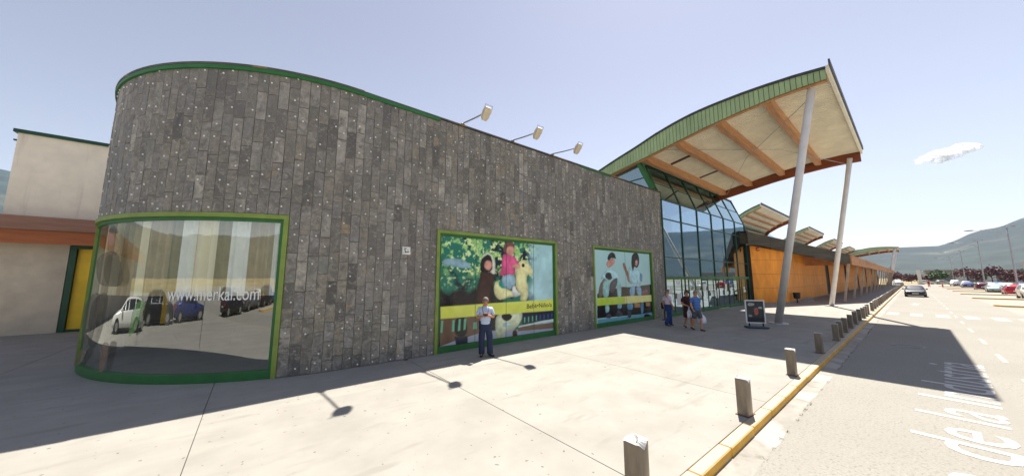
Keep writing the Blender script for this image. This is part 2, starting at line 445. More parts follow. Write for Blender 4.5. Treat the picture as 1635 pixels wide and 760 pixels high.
M_lime = mat('lime_green_paint', lin(128, 148, 62), 0.5, var=0.08, scale=3, var2=0.06)
M_dgreen = mat('dark_green_paint', lin(18, 72, 48), 0.5, var=0.1)
M_roofmem = mat('roof_membrane', (0.22, 0.21, 0.20), 0.9, var=0.1)
M_dark = mat('dark_interior', (0.03, 0.03, 0.03), 0.9)
M_cap = mat('coping_metal', (0.10, 0.09, 0.075), 0.55, var=0.2, scale=2)
brighten(M_cap, 'rust', (0.35, 0.20, 0.07), 0.58, 0.68, 1.2, 5)

shop = thing('shop_building', 'rounded corner shop building clad in grey slate tiles with three green-framed windows', 'building', (6, WY, GZ))
shop_off = Vector((6, WY, GZ))
def keep(o, root=None):
    """children are modelled in world coordinates: take the thing's own offset off again"""
    o.location = o.location - (root or shop).location; return o

END_T = T_of(90)
W_A = (T_of(83), T_of(15.3))                # curved window
W_B = (S_of(4.42), S_of(9.86))
W_C = (S_of(12.32), S_of(17.80))
WTZ = 3.96
breaks = [END_T, W_A[0], W_A[1], W_B[0], W_B[1], W_C[0], W_C[1], S_of(WX1)]
wins = {(W_A[0], W_A[1]), W_B, W_C}
def strip(mb, s0, s1, z0, z1, o0, o1, step=0.25):
    n = max(1, int(math.ceil((s1 - s0) / step))) if s0 < 0 else 1
    rings = []
    for i in range(n + 1):
        s = s0 + (s1 - s0) * i / n
        rings.append([wall_pt(s, o0, z0), wall_pt(s, o1, z0), wall_pt(s, o1, z1), wall_pt(s, o0, z1)])
    mb.loft(rings)
wall = MB(); tiles = []; studs = MB()
Wt = 0.225
for a, b in zip(breaks, breaks[1:]):
    z0 = WTZ if (a, b) in wins else GZ - 0.1
    segs = [(a, b)] if not (a < 0 < b) else [(a, 0), (0, b)]
    for (p, q) in segs: strip(wall, p, q, z0, WTOP - 0.02, -0.30, -0.035)
    ncol = max(1, round((b - a) / Wt)); w = (b - a) / ncol
    for c in range(ncol):
        s = a + (c + 0.5) * w
        zt = WTOP - 0.02; z = (WTZ + 0.005 if (a, b) in wins else GZ + 0.01)
        first = True
        while z < zt - 0.02:
            h = random.choice((0.46, 0.58, 0.66, 0.74, 0.86))
            if first: h *= random.uniform(0.3, 1.0); first = False
            if zt - (z + h) < 0.22: h = zt - z
            tiles.append((s, z, w, h)); z += h
def tile_mesh(seed):
    rnd = random.Random(seed); mb = MB(); k = 0.018
    x, zz = 0.5, 0.5
    j = lambda q: rnd.uniform(-q, q)
    # unit tile, outwards is -y, a little uneven, with a chamfered front edge
    gx, gz = 0.010, 0.004
    back = [(-x+gx, 0, -zz+gz), (x-gx, 0, -zz+gz), (x-gx, 0, zz-gz), (-x+gx, 0, zz-gz)]
    mid = [(v[0] + j(.008), -0.024 + j(.004), v[2] + j(.003)) for v in back]
    fr = [(v[0] * 0.93, -0.031 + j(.005), v[2] * 0.97) for v in back]
    mb.loft([back, mid, fr], caps=False); 
    mb.add(fr + [(j(.1), -0.034 + j(.004), j(.2))], [(0, 1, 4), (1, 2, 4), (2, 3, 4), (3, 0, 4)])
    return mb
protos = [tile_mesh(i) for i in range(8)]
pmesh = [p.mesh('slate_tile', M_slate) for p in protos]
def size_of(t):
    s, z, w, h = t; P = wall_pt(s, 0, z + h/2); d = CAM - P; nrm = (wall_pt(s, 1) - wall_pt(s, 0)).normalized()
    return w * h * max(0, d.normalized().dot(nrm)) / d.length_squared
tiles.sort(key=size_of, reverse=True)
rest = MB()
for i, (s, z, w, h) in enumerate(tiles):
    P = wall_pt(s, -0.034 + random.uniform(-0.004, 0.006), z + h/2)
    if i < 296:
        o = link('slate_tile', pmesh[i % 8], shop); o.location = P - shop_off; o.scale = (w, 1, h)
        o.rotation_euler = (random.uniform(-.004, .004), 0, wall_ang(s))
    else:
        Mx = Matrix.Translation(P - shop_off) @ Matrix.Rotation(wall_ang(s), 4, 'Z') @ Matrix.Diagonal((w, 1, h, 1))
        p = protos[i % 8]; rest.add([Mx @ Vector(v) for v in p.v], p.f)
    # steel fixing stud
    for q in range(1):
        if random.random() < 0.70:
            C_ = wall_pt(s + random.uniform(-.3, .3) * w, 0.004, z + h * random.choice((0.22, 0.5, 0.78)))
            nrm = (wall_pt(s, 1) - wall_pt(s, 0)).normalized()
            studs.tube([C_ - nrm * 0.01, C_ + nrm * 0.008, C_ + nrm * 0.014], [0.021, 0.021, 0.012], 6)
stuff(rest.build('slate_tile_field', M_slate, shop))
keep(wall.build('wall', M_backing, shop)); stuff(keep(studs.build('fixing_studs', M_stud, shop)))
# body of the building behind the cladding, with its flat roof
outline = [wall_pt(S_of(WX1), -0.31), wall_pt(0, -0.31)] + [wall_pt(-CR * R(90) * i / 24, -0.31) for i in range(1, 25)]
e = outline[-1]
outline += [Vector((e.x, 23.2, 0)), Vector((WX1, 23.2, 0))]
keep(MB().prism([Vector((p.x, p.y, WTOP - 0.28)) for p in outline], (0, 0, 0.12)).build('roof', M_roofmem, shop))
keep(MB().prism([Vector((e.x - .25, e.y + .01, 0)), Vector((e.x - .25, 22.1, 0)), Vector((e.x, 22.1, 0)), Vector((e.x, e.y + .01, 0))], (0, 0, WTOP)).build('side_wall', M_conc, shop))
keep(MB().box(WX1 - 0.22, WX1 - 0.02, WY + 0.32, 23.2, GZ, WTOP - 0.3).build('side_wall', M_conc, shop))
# stone return at the entrance end
keep(MB().box(WX1 - 0.02, WX1 + 0.03, WY - 0.03, WY + 0.30, GZ, WTOP).build('corner_trim', M_dgreen, shop))
# coping: dark cap, green band under it on the curve
cp = MB()
strip(cp, END_T, 0, WTOP, WTOP + 0.05, -0.33, 0.06); strip(cp, 0.0, S_of(WX1) + 0.02, WTOP, WTOP + 0.05, -0.33, 0.03)
keep(cp.build('coping', M_cap, shop))
gb = MB(); strip(gb, END_T, 0, WTOP - 0.10, WTOP, -0.02, 0.05); keep(gb.build('green_trim', M_green, shop))
gb = MB(); strip(gb, 0.001, S_of(4.4), WTOP - 0.10, WTOP, -0.02, 0.045); keep(gb.build('green_trim', M_green, shop))
gb = MB(); strip(gb, S_of(11.6), S_of(14.0), WTOP - 0.07, WTOP, -0.02, 0.02); keep(gb.build('green_trim', M_green, shop))
gb = MB(); strip(gb, END_T, 0, WTOP + 0.051, WTOP + 0.065, -0.33, 0.03); keep(gb.build('cap_strip', M_cap, shop))

# windows
M_pane = glass('shop_glass', (0.72, 0.82, 0.80), 0.10)
M_pane_c = glass('curved_glass', (0.95, 0.97, 0.92), 0.20, wav=0.05)
def window(s0, s1, nj, pane_mat, seams):
    fr = MB(); z0, z1 = GZ + 0.0, WTZ
    ow = 0.10
    strip(fr, s0, s1, z1 - ow, z1, -0.16, 0.035); strip(fr, s0, s0 + ow, z0, z1 - ow, -0.16, 0.035); strip(fr, s1 - ow, s1, z0, z1 - ow, -0.16, 0.035)
    f = keep(fr.build('window', M_lime, shop))
    iw = 0.075
    ib = MB(); a, b = s0 + ow + .001, s1 - ow - .001
    strip(ib, a, b, z1 - ow - iw, z1 - ow - .001, -0.15, -0.03); strip(ib, a, a + iw, z0 + .19, z1 - ow - iw, -0.15, -0.03)
    strip(ib, b - iw, b, z0 + .19, z1 - ow - iw, -0.15, -0.03); strip(ib, a, b, z0 + .001, z0 + 0.19, -0.15, -0.012)
    o = ib.build('inner_frame', M_green, f); 
    for p, q in zip(seams, seams[1:]):
        pm = MB(); sa, sb = max(p, a + iw) + 0.004, min(q, b - iw) - 0.004
        if sa < 0:                                  # bent sheet, smooth so that it mirrors evenly
            nn = 28; pts = [[wall_pt(sa + (sb - sa) * i / nn, -0.08, z) for z in (z0 + .19, z1 - ow - iw)] for i in range(nn + 1)]
            pm.loft(pts, closed=False, caps=False); pm.build('pane', pane_mat, f, smooth=True)
        else:
            strip(pm, sa, sb, z0 + 0.19, z1 - ow - iw, -0.085, -0.075); pm.build('pane', pane_mat, f)
    return f
fA = window(W_A[0], W_A[1], 5, M_pane_c, [T_of(83), T_of(61), T_of(46.5), T_of(31.5), T_of(15.3)])
fB = window(W_B[0], W_B[1], 4, M_pane, [W_B[0], S_of(5.92), S_of(7.24), S_of(8.61), W_B[1]])
fC = window(W_C[0], W_C[1], 2, M_pane, [W_C[0], S_of(15.1), W_C[1]])
# display backs behind the windows and a pleated curtain behind the curved one
bk = MB(); strip(bk, W_B[0], W_B[1], GZ, WTZ, -0.40, -0.36); strip(bk, W_C[0], W_C[1], GZ, WTZ, -0.40, -0.36)
keep(bk.build('display_back', M_dark, shop))
M_curts = [mat('curtain_cream', lin(250, 238, 208), 0.9, var=0.05, scale=1.2, stretch=(1, 1, 0.1)), mat('curtain_white', lin(250, 250, 244), 0.9, var=0.04), mat('curtain_taupe', lin(190, 172, 134), 0.9, var=0.06), mat('curtain_olive', lin(158, 146, 104), 0.9, var=0.06)]
th0 = 9.0; rnd_c = random.Random(3)
for q, (w_, mi) in enumerate(((6, 2), (4, 1), (5, 2), (4.5, 1), (3, 3), (5, 0), (4, 1), (2.5, 3), (6, 2), (4, 0), (7, 2), (5, 0), (8, 3), (9, 0), (8, 2))):
    cur = MB(); rings = []; nn = int(w_ * 7)
    for i in range(nn + 1):
        th = th0 + w_ * i / nn; rr = CR - 0.24 + 0.045 * math.sin(th * 2.6 + 1.3 * math.sin(th * .31)) - .004 * (q % 3)
        x, y = CX0 - rr * math.sin(R(th)), WY + CR - rr * math.cos(R(th)); rings.append([(x, y, 2.02), (x, y, WTZ - 0.1)])
    cur.add([v for r_ in rings for v in r_], [(2*i, 2*i+2, 2*i+3, 2*i+1) for i in range(nn)])
    keep(cur.build('curtain_panel', M_curts[mi], shop, smooth=True)); th0 += w_
keep(MB().prism([wall_pt(T_of(90 - 10*i), -0.31, GZ - 0.02) for i in range(9)] + [Vector((CX0, WY + 2, GZ - 0.02)), Vector((CX0, WY + CR, GZ - 0.02))], (0, 0, 0.06)).build('shop_floor', M_conc, shop))
# lettering on the curved glass
M_letter = mat('white_vinyl', (0.85, 0.86, 0.84), 0.5, var=0.02)
tm = text_fit('www.merkal.com', R(19.6) * CR, 0.30); tm.materials.append(M_letter)
for v in tm.vertices:
    p = wall_pt(T_of(39.9) + v.co.x, -0.068, 1.93 + v.co.y); v.co = p - Vector((0, 0, 0))
keep(link('window_lettering', tm, shop))
# small plaque
pl = keep(MB().cham(3.33, 3.57, WY - 0.03, WY - 0.004, 3.12, 3.35, 0.004).build('plaque', mat('plaque_white', (0.78, 0.78, 0.74), 0.5), shop))
pk = MB(); yy = WY - 0.0325
for q in ([(3.37,3.30),(3.44,3.31),(3.45,3.285),(3.40,3.275)], [(3.38,3.27),(3.40,3.275),(3.44,3.22),(3.41,3.20)], [(3.41,3.20),(3.52,3.215),(3.53,3.19),(3.40,3.17)], [(3.47,3.25),(3.51,3.26),(3.50,3.23)]):
    pk.add([(x, yy, z) for x, z in q], [tuple(range(len(q)))])
o = pk.build('plaque_mark', M_dark, pl)

# ------------------------------------------------------------------ posters behind the glass
PCOL = dict(paleblue=(126,160,172), bush=(30,104,78), dark=(14,15,18), pale=(168,206,208), cream2=(216,214,196), brown=(64,40,34), hair=(30,24,26), skin=(196,140,122),
    toy=(222,218,158), teal=(24,150,132), pink=(206,84,130), jeans=(140,172,186), white=(214,216,206), hair2=(112,72,66), plank=(112,88,70), floorp=(158,166,178),
    navy=(26,36,58), slot=(104,186,146), toy2=(196,204,168), blue=(52,84,140), yellow=(214,220,92), dark2=(24,20,22), olive=(104,100,80), sky=(164,206,212), denim=(142,186,182),
    slate=(70,70,78), denim2=(118,164,186), blue2=(84,140,168), skin2=(150,104,82), maroon=(112,60,84), floor2=(100,164,178), tan=(176,130,88), lime=(188,212,70), paleyellow=(226,222,134),
    blond=(150,124,80), olive2=(58,54,32), skin3=(140,110,84), bagg=(110,170,80))
def pmat(c):
    noisy = {'bush': .5, 'pale': .16, 'paleblue': .22, 'brown': .3, 'jeans': .25, 'plank': .15, 'navy': .3, 'olive2': .5, 'dark2': .4}
    return mat('print_' + c, lin(*PCOL[c]), 0.5, var=noisy.get(c, 0.14), scale=7 if c in noisy else 2.5, var2=0.12, scale2=1.3)
def smooth_poly(pts, n=2):
    for _ in range(n):
        q = []
        for a, b in zip(pts, pts[1:] + pts[:1]):
            q += [(a[0] * .78 + b[0] * .22, a[1] * .78 + b[1] * .22), (a[0] * .22 + b[0] * .78, a[1] * .22 + b[1] * .78)]
        pts = q
    return pts
STRAIGHT = {'band', 'slot', 'rail', 'fence_bar', 'fence_dark', 'ground', 'floor', 'plank_wall', 'box', 'dark_seat', 'jeans_hem'}
import numpy as np
def fbm(x, y, sc, seed, oct_=4):
    """value noise on arrays"""
    out = np.zeros_like(x); amp = 1.0; tot = 0.0
    for o in range(oct_):
        u, v = x * sc, y * sc; i, j = np.floor(u), np.floor(v); fu, fv = u - i, v - j; fu = fu*fu*(3-2*fu); fv = fv*fv*(3-2*fv)
        h = lambda a, b: (lambda q: q - np.floor(q))(np.sin(a * 127.1 + b * 311.7 + seed * 74.7 + o * 19.3) * 43758.5453)
        out += amp * ((h(i, j) * (1-fu) + h(i+1, j) * fu) * (1-fv) + (h(i, j+1) * (1-fu) + h(i+1, j+1) * fu) * fv)
        tot += amp; amp *= .55; sc *= 2.05
    return out / tot
def sdist(px, py, pts):
    """signed distance to a polygon, positive inside"""
    d = np.full_like(px, 1e9); ins = np.zeros(px.shape, bool)
    for (ax, ay), (bx, by) in zip(pts, pts[1:] + pts[:1]):
        ex, ey = bx - ax, by - ay; wx, wy = px - ax, py - ay
        t = np.clip((wx * ex + wy * ey) / max(1e-9, ex*ex + ey*ey), 0, 1)
        d = np.minimum(d, np.hypot(wx - ex * t, wy - ey * t))
        if ay != by: ins ^= ((ay > py) != (by > py)) & (px < ex * (py - ay) / ey + ax)
    return np.where(ins, d, -d)
def ink_material(name):
    m = bpy.data.materials.new(name); m.use_nodes = True; nt = m.node_tree; p = nt.nodes['Principled BSDF']
    a = nt.nodes.new('ShaderNodeAttribute'); a.attribute_name = 'ink'; nt.links.new(a.outputs['Color'], p.inputs['Base Color'])
    p.inputs['Roughness'].default_value = .22; p.inputs['Specular IOR Level'].default_value = .5
    return m
def printed_sheet(root, data, bounds, y, backdrop, skip=(), seams=(), step=0.022, soft=0.022):
    """one flat print: a fine sheet whose vertices carry the ink of the picture"""
    x0, x1, z0, z1 = bounds; nx, nz = int((x1 - x0) / step), int((z1 - z0) / step)
    X, Z = np.meshgrid(np.linspace(x0, x1, nx + 1), np.linspace(z0, z1, nz + 1))
    col = backdrop(X, Z)
    sm = lambda t: (lambda q: q*q*(3-2*q))(np.clip(t, 0, 1))
    for k, (nm, c, pts) in enumerate(data):
        if nm in skip: continue
        hard = nm in STRAIGHT
        if not hard: pts = smooth_poly(pts)
        wob = 0 if hard else (fbm(X, Z, 7, k, 3) - .5) * .05
        d = sdist(X, Z, pts) + wob
        cov = sm((d + soft * .5) / soft) if hard else sm((d + soft) / (2 * soft))
        base = np.array(lin(*PCOL[c]))
        w = max(p[0] for p in pts) - min(p[0] for p in pts); h = max(p[1] for p in pts) - min(p[1] for p in pts); cx = sum(p[0] for p in pts) / len(pts); cz = sum(p[1] for p in pts) / len(pts)
        f = 1 + (fbm(X, Z, 5, k + 50, 4) - .5) * (.9 if not hard else .25)
        if not hard:
            f = f * (.80 + .30 * sm(d / (.18 * min(w, h) + 1e-6))) * (1 + .22 * ((X - cx) / (w + .01)) + .16 * ((Z - cz) / (h + .01)))
        if nm in ('jeans', 'jacket', 'coat', 'shirt', 'top', 'trouser_leg'): f = f * (.85 + .35 * fbm(X * 1.0, Z * .45, 16, k, 3))
        col = col * (1 - cov[..., None]) + (base * np.clip(f, .3, 1.7)[..., None]) * cov[..., None]
    for sx in seams: col = col * (1 - .75 * (np.abs(X - sx) < .012))[..., None]
    V = np.stack([X - root.location.x, np.full_like(X, y - root.location.y), Z - root.location.z], -1).reshape(-1, 3)
    F = [(j*(nx+1)+i, j*(nx+1)+i+1, (j+1)*(nx+1)+i+1, (j+1)*(nx+1)+i) for j in range(nz) for i in range(nx)]
    me = bpy.data.meshes.new('printed_sheet'); me.from_pydata(V.tolist(), [], F)
    at = me.color_attributes.new('ink', 'FLOAT_COLOR', 'POINT')
    at.data.foreach_set('color', np.concatenate([np.clip(col * 1.22, 0, 1), np.ones(col.shape[:2] + (1,))], -1).astype(np.float32).ravel())
    me.materials.append(MATS.setdefault('ink', None) or ink_material('poster_ink'))
    return link('printed_sheet', me, root)

PRINT1=[('shrub','paleblue',[(4.66,3.03),(5.02,3.08),(5.39,3.06),(5.7,2.9),(5.76,2.74),(5.39,2.76),(5.02,2.82),(4.67,2.85)]),('bush','bush',[(4.66,2.75),(5.74,2.7),(5.71,2.4),(5.4,2.34),(5.34,1.92),(4.68,2.03)]),('shade','dark2',[(4.66,1.97),(5.34,1.89),(5.4,2.34),(5.78,2.4),(5.96,1.54),(4.66,1.6)]),('bright_leaves','pale',[(8.91,3.89),(9.86,3.84),(9.84,1.55),(8.64,1.57),(9.29,2.1),(9.1,2.83),(8.51,3.18),(8.27,3.53)]),('hood_rim','cream2',[(6.09,2.85),(6.13,3.12),(6.3,3.29),(6.47,3.33),(6.68,3.14),(6.76,2.9),(6.73,2.58),(6.6,2.58)]),('coat','brown',[(6.12,2.67),(6.43,2.64),(6.69,2.54),(6.74,2.33),(6.61,2.16),(6.54,2.05),(6.5,1.78),(6.61,1.5),(5.96,1.54),(5.99,2.07),(6.08,2.33)]),('hair','hair',[(6.11,2.88),(6.15,3.09),(6.34,3.26),(6.51,3.25),(6.61,3.07),(6.62,2.72),(6.43,2.63),(6.18,2.62),(6.1,2.74)]),('face','skin',[(6.27,2.95),(6.34,3.04),(6.47,3.06),(6.59,3.0),(6.6,2.82),(6.49,2.69),(6.35,2.72),(6.28,2.81)]),('toy_body','toy',[(6.69,2.17),(6.79,2.35),(7.02,2.24),(7.2,2.06),(7.54,1.94),(7.79,1.82),(7.73,1.74),(7.45,1.75),(7.16,1.69),(6.95,1.64),(6.79,1.75),(6.69,1.95)]),('toy_neck','toy',[(7.7,2.81),(7.88,3.05),(8.08,3.13),(8.27,3.08),(8.55,2.75),(8.57,2.63),(8.5,2.54),(8.26,2.57),(8.23,2.33),(8.31,2.05),(8.28,1.56),(7.89,1.58),(7.94,1.82),(7.72,2.02),(7.68,2.46)]),('toy_eye','dark',[(7.98,2.91),(8.02,2.97),(8.08,2.98),(8.14,2.94),(8.13,2.87),(8.06,2.84),(8.0,2.85)]),('saddle','teal',[(6.91,2.32),(7.05,2.27),(7.26,2.06),(7.04,2.05),(6.9,2.16)]),('jacket','pink',[(7.05,3.26),(7.2,3.32),(7.59,3.25),(7.79,3.05),(7.86,2.98),(7.7,2.86),(7.67,2.53),(6.99,2.5),(6.91,2.61),(7.02,2.71)]),('jeans','jeans',[(7.01,2.43),(7.24,2.56),(7.61,2.54),(7.73,2.33),(7.65,2.13),(7.52,2.16),(7.48,2.0),(7.24,2.06),(7.04,2.25)]),('shoe','white',[(7.53,2.13),(7.67,2.13),(7.74,1.99),(7.96,1.83),(7.89,1.78),(7.54,1.72),(7.5,1.96)]),('hand','skin',[(7.48,2.9),(7.65,2.95),(7.88,2.97),(7.92,2.86),(7.86,2.77),(7.74,2.81),(7.5,2.82)]),('hair','hair2',[(7.13,3.7),(7.28,3.81),(7.5,3.84),(7.62,3.7),(7.65,3.53),(7.61,3.35),(7.37,3.48),(7.23,3.33),(7.1,3.38)]),('face','skin',[(7.24,3.5),(7.37,3.62),(7.59,3.61),(7.64,3.44),(7.54,3.27),(7.35,3.26),(7.23,3.36)]),('plank_wall','plank',[(4.64,1.22),(5.93,1.21),(6.41,1.19),(6.41,0.57),(5.25,0.46),(4.66,0.28)]),('floor','floorp',[(4.64,0.25),(4.64,0.33),(5.25,0.46),(6.41,0.63),(7.8,0.54),(9.84,0.41),(9.84,0.2),(6.76,0.25),(5.36,0.23)]),('trouser_leg','dark',[(5.15,1.17),(5.59,1.18),(5.64,0.53),(5.15,0.57)]),('jeans_hem','navy',[(5.16,0.58),(5.64,0.54),(5.65,0.28),(5.21,0.32)]),('slot','slot',[(4.68,1.11),(4.74,1.11),(4.73,0.75),(4.66,0.75)]),('slot','slot',[(5.07,1.1),(5.15,1.1),(5.14,0.74),(5.06,0.74)]),('slot','slot',[(5.3,1.11),(5.37,1.11),(5.36,0.75),(5.27,0.74)]),('slot','slot',[(5.49,1.1),(5.58,1.11),(5.56,0.76),(5.48,0.75)]),('slot','slot',[(5.86,0.96),(5.98,0.96),(5.99,0.74),(5.85,0.74)]),('toy_base','toy2',[(6.76,1.25),(8.02,1.18),(8.0,0.93),(7.84,0.68),(7.5,0.5),(7.26,0.59),(7.16,0.42),(7.2,0.23),(6.76,0.25)]),('wheel_hole','dark',[(7.02,1.07),(7.1,1.18),(7.41,1.17),(7.54,1.03),(7.41,0.9),(7.16,0.9)]),('rocker_gap','pale',[(7.12,0.81),(7.41,0.82),(7.46,0.7),(7.2,0.67),(7.1,0.73)]),('foot_post','brown',[(7.53,0.51),(7.73,0.54),(7.81,0.26),(7.54,0.26)]),('fence_dark','navy',[(8.03,1.17),(9.86,1.14),(9.85,0.78),(8.0,0.72)]),('rail','white',[(7.83,0.66),(9.85,0.78),(9.85,0.72),(7.82,0.61)]),('ground','plank',[(7.82,0.6),(9.85,0.65),(9.84,0.4),(7.78,0.48)]),('fence_bar','slot',[(8.1,0.96),(8.16,0.96),(8.16,0.76),(8.1,0.76)]),('fence_bar','slot',[(8.3,0.96),(8.36,0.97),(8.35,0.77),(8.3,0.77)]),('fence_bar','slot',[(8.5,0.97),(8.56,0.97),(8.56,0.78),(8.5,0.78)]),('fence_bar','slot',[(8.71,0.98),(8.76,0.98),(8.76,0.79),(8.7,0.79)]),('fence_bar','blue',[(8.92,0.98),(8.98,0.98),(8.97,0.8),(8.91,0.8)]),('fence_bar','blue',[(9.13,0.99),(9.19,0.99),(9.19,0.81),(9.13,0.81)]),('fence_bar','blue',[(9.35,0.99),(9.41,1.0),(9.41,0.82),(9.35,0.82)]),('fence_bar','blue',[(9.57,1.0),(9.64,1.0),(9.63,0.84),(9.57,0.83)]),('band','yellow',[(4.64,1.54),(9.9,1.57),(9.89,1.11),(4.65,1.17)])]
PRINT2=[('dark_seat','dark2',[(12.65,1.69),(14.69,1.98),(15.41,1.95),(16.54,2.01),(17.7,2.07),(17.95,1.26),(17.86,0.46),(12.59,0.57)]),('jacket','olive',[(12.68,1.52),(12.85,2.13),(13.24,2.42),(13.48,2.3),(13.12,1.9),(13.05,1.51)]),('shirt','sky',[(12.95,2.36),(13.11,2.63),(13.59,2.85),(14.02,2.84),(14.44,2.61),(14.46,2.4),(14.13,2.28),(13.79,2.47),(13.29,2.44)]),('jeans','denim',[(13.11,2.3),(13.68,2.37),(13.64,2.01),(13.53,1.46),(13.06,1.48)]),('jeans','denim',[(14.25,2.29),(14.67,2.24),(14.63,1.42),(14.29,1.43)]),('coat','slate',[(13.67,2.21),(14.32,2.49),(14.35,2.2),(13.99,1.68),(13.59,1.75)]),('camera','dark',[(13.25,2.52),(13.5,2.72),(13.82,2.66),(13.91,2.41),(13.63,2.29)]),('face','skin',[(13.52,3.22),(13.72,3.36),(14.1,3.42),(14.23,3.24),(13.99,3.04),(13.61,2.9),(13.41,3.1)]),('hair','hair',[(13.66,3.57),(13.95,3.74),(14.23,3.63),(14.3,3.37),(14.11,3.43),(13.87,3.42),(13.7,3.29),(13.54,3.34)]),('top','sky',[(15.44,3.07),(15.77,2.86),(16.38,2.96),(16.58,2.72),(16.56,1.96),(16.26,1.88),(16.0,2.14),(15.38,2.09),(15.35,2.71)]),('cushion','blue2',[(16.51,2.75),(16.79,2.59),(16.68,2.18),(16.51,2.25)]),('arm','skin2',[(14.87,3.18),(15.06,3.23),(15.22,2.91),(15.37,2.73),(15.5,2.16),(15.31,2.21),(15.15,2.6),(14.93,2.96)]),('jeans','denim2',[(15.4,1.93),(16.01,2.03),(15.88,1.45),(15.4,1.47)]),('jeans','denim2',[(16.02,1.97),(16.56,1.96),(16.64,1.49),(16.18,1.47)]),('bag','maroon',[(16.63,1.73),(17.21,1.83),(17.27,1.55),(16.61,1.52)]),('hair','hair',[(15.73,3.53),(15.97,3.78),(16.35,3.8),(16.51,3.53),(16.47,3.13),(16.2,2.94),(15.97,3.05),(15.83,2.76),(15.67,3.08)]),('face','skin',[(16.11,3.35),(16.31,3.42),(16.35,3.19),(16.21,3.05),(16.05,3.12)]),('floor','floor2',[(12.62,0.51),(14.9,0.47),(17.87,0.52),(17.81,0.03),(12.65,0.09)]),('trouser_leg','denim',[(13.22,1.13),(13.56,1.13),(13.56,0.81),(13.25,0.74)]),('trouser_leg','denim2',[(14.23,1.14),(14.66,1.13),(14.6,0.88),(14.25,0.9)]),('trouser_leg','blue2',[(15.11,1.14),(15.72,1.11),(15.64,0.74),(15.11,0.81)]),('trouser_leg','blue2',[(16.46,1.15),(16.81,1.11),(16.65,0.48),(16.4,0.52)]),('shoe','slate',[(13.17,0.56),(13.33,0.69),(13.54,0.76),(13.81,0.58),(13.52,0.49)]),('shoe','slate',[(14.04,0.56),(14.25,0.9),(14.42,0.83),(14.78,0.58),(14.44,0.5)]),('shoe','slate',[(15.08,0.79),(15.49,0.69),(15.47,0.4),(15.17,0.38)]),('shoe','dark',[(16.71,0.26),(16.75,0.44),(17.09,0.47),(17.56,0.33),(17.46,0.19)]),('box','tan',[(15.83,1.13),(16.4,1.07),(16.38,0.86),(15.82,0.88)]),('box','tan',[(16.97,1.08),(17.39,1.05),(17.37,0.86),(16.98,0.88)]),('band','lime',[(12.6,1.5),(14.91,1.49),(14.88,1.12),(12.6,1.14)]),('band','paleyellow',[(14.92,1.49),(17.98,1.47),(17.94,1.12),(14.89,1.12)])]
PRINT3=[('hat','navy',[(62.6,3.57),(60.4,3.71),(57.5,3.62),(56.6,3.47),(59.3,3.52)]),('hair','blond',[(62.1,3.52),(59.3,3.54),(56.8,3.44),(55.4,3.13),(53.6,2.84),(56.3,2.96),(60.4,3.03)]),('face','skin',[(62.0,3.49),(59.2,3.51),(57.8,3.33),(58.5,3.19),(60.9,3.26)]),('coat','olive2',[(68.1,2.89),(61.6,3.07),(55.5,3.07),(51.1,2.24),(60.2,2.24),(64.3,2.37)]),('trouser_leg','dark',[(76.7,1.7),(60.7,2.21),(60.2,1.49),(62.5,0.76),(69.7,0.73)]),('leg','skin3',[(69.7,0.73),(62.8,0.76),(69.9,0.25),(76.6,0.18)]),('leg','skin3',[(56.9,0.97),(53.2,1.0),(54.5,0.28),(56.4,0.28)]),('bag','bagg',[(47.6,1.85),(45.2,1.98),(44.5,1.8),(46.5,1.2),(48.2,1.11)])]
def L3(*c): return np.array(lin(*c))
def leafy(X, Z):
    """out-of-focus garden: dark depths, teal foliage, bright leaves, paling to the right"""
    sm = lambda t: (lambda q: q*q*(3-2*q))(np.clip(t, 0, 1))[..., None]
    c = L3(14, 32, 44) * (.6 + .8 * fbm(X, Z, 1.6, 3))[..., None]
    m1 = sm((fbm(X, Z, 1.9, 11, 5) - .44) / .14); c = c * (1 - m1) + L3(34, 112, 92) * m1
    m2 = sm((fbm(X, Z, 4.6, 23, 4) - .54) / .10) * sm((Z - 2.2) / .8); c = c * (1 - m2) + L3(150, 196, 116) * m2
    m3 = sm((fbm(X, Z, 9.0, 31, 3) - .60) / .08) * sm((Z - 1.9) / .8); c = c * (1 - m3) + L3(206, 226, 160) * m3
    m5 = sm((2.35 + .9 * (fbm(X, Z, 1.3, 61, 5) - .5) - Z) / .35) * sm((7.4 - X) / .8); c = c * (1 - m5) + (L3(26, 22, 28) * (.5 + fbm(X, Z, 6, 67, 4))[..., None]) * m5
    m4 = sm((X + 1.6 * (fbm(X, Z, 1.5, 41, 5) - .5) - 8.25) / .75); c = c * (1 - m4) + (L3(166, 208, 212) * (.72 + .5 * fbm(X, Z, 2.6, 47, 5))[..., None]) * m4
    return c
def plain(X, Z):
    c = np.zeros(X.shape + (3,)) + L3(172, 212, 210)
    return c * (.86 + .2 * fbm(X, Z, .8, 5) + .06 * (Z - 2) / 2)[..., None]
pb = thing('shop_window_poster', 'large window poster of two children and a cream rocking toy, yellow band across', 'poster', (7.1, 9.37, GZ))
keep(MB().box(4.60, 9.685, 9.366, 9.372, GZ + 0.20, 3.775).build('backing_film', pmat('dark'), pb), pb)
printed_sheet(pb, PRINT1, (4.601, 9.684, GZ + .201, 3.774), 9.3645, leafy, skip=('bright_leaves', 'shade', 'bush'), seams=(5.92, 7.24, 8.61))
tm = text_fit('Bebé•Niño/a', 1.36, 0.17, 0.006); tm.materials.append(pmat('dark'))
o = link('lettering', tm, pb); o.rotation_euler = (R(90), 0, R(0)); o.location = Vector((8.24, 9.3615, 1.275)) - pb.location
pc = thing('shop_window_poster', 'window poster of a seated young couple in pale blue, nearest the entrance doors', 'poster', (15.0, 9.37, GZ))
keep(MB().box(12.50, 17.62, 9.366, 9.372, GZ + 0.20, 3.775).build('backing_film', pmat('dark'), pc), pc)
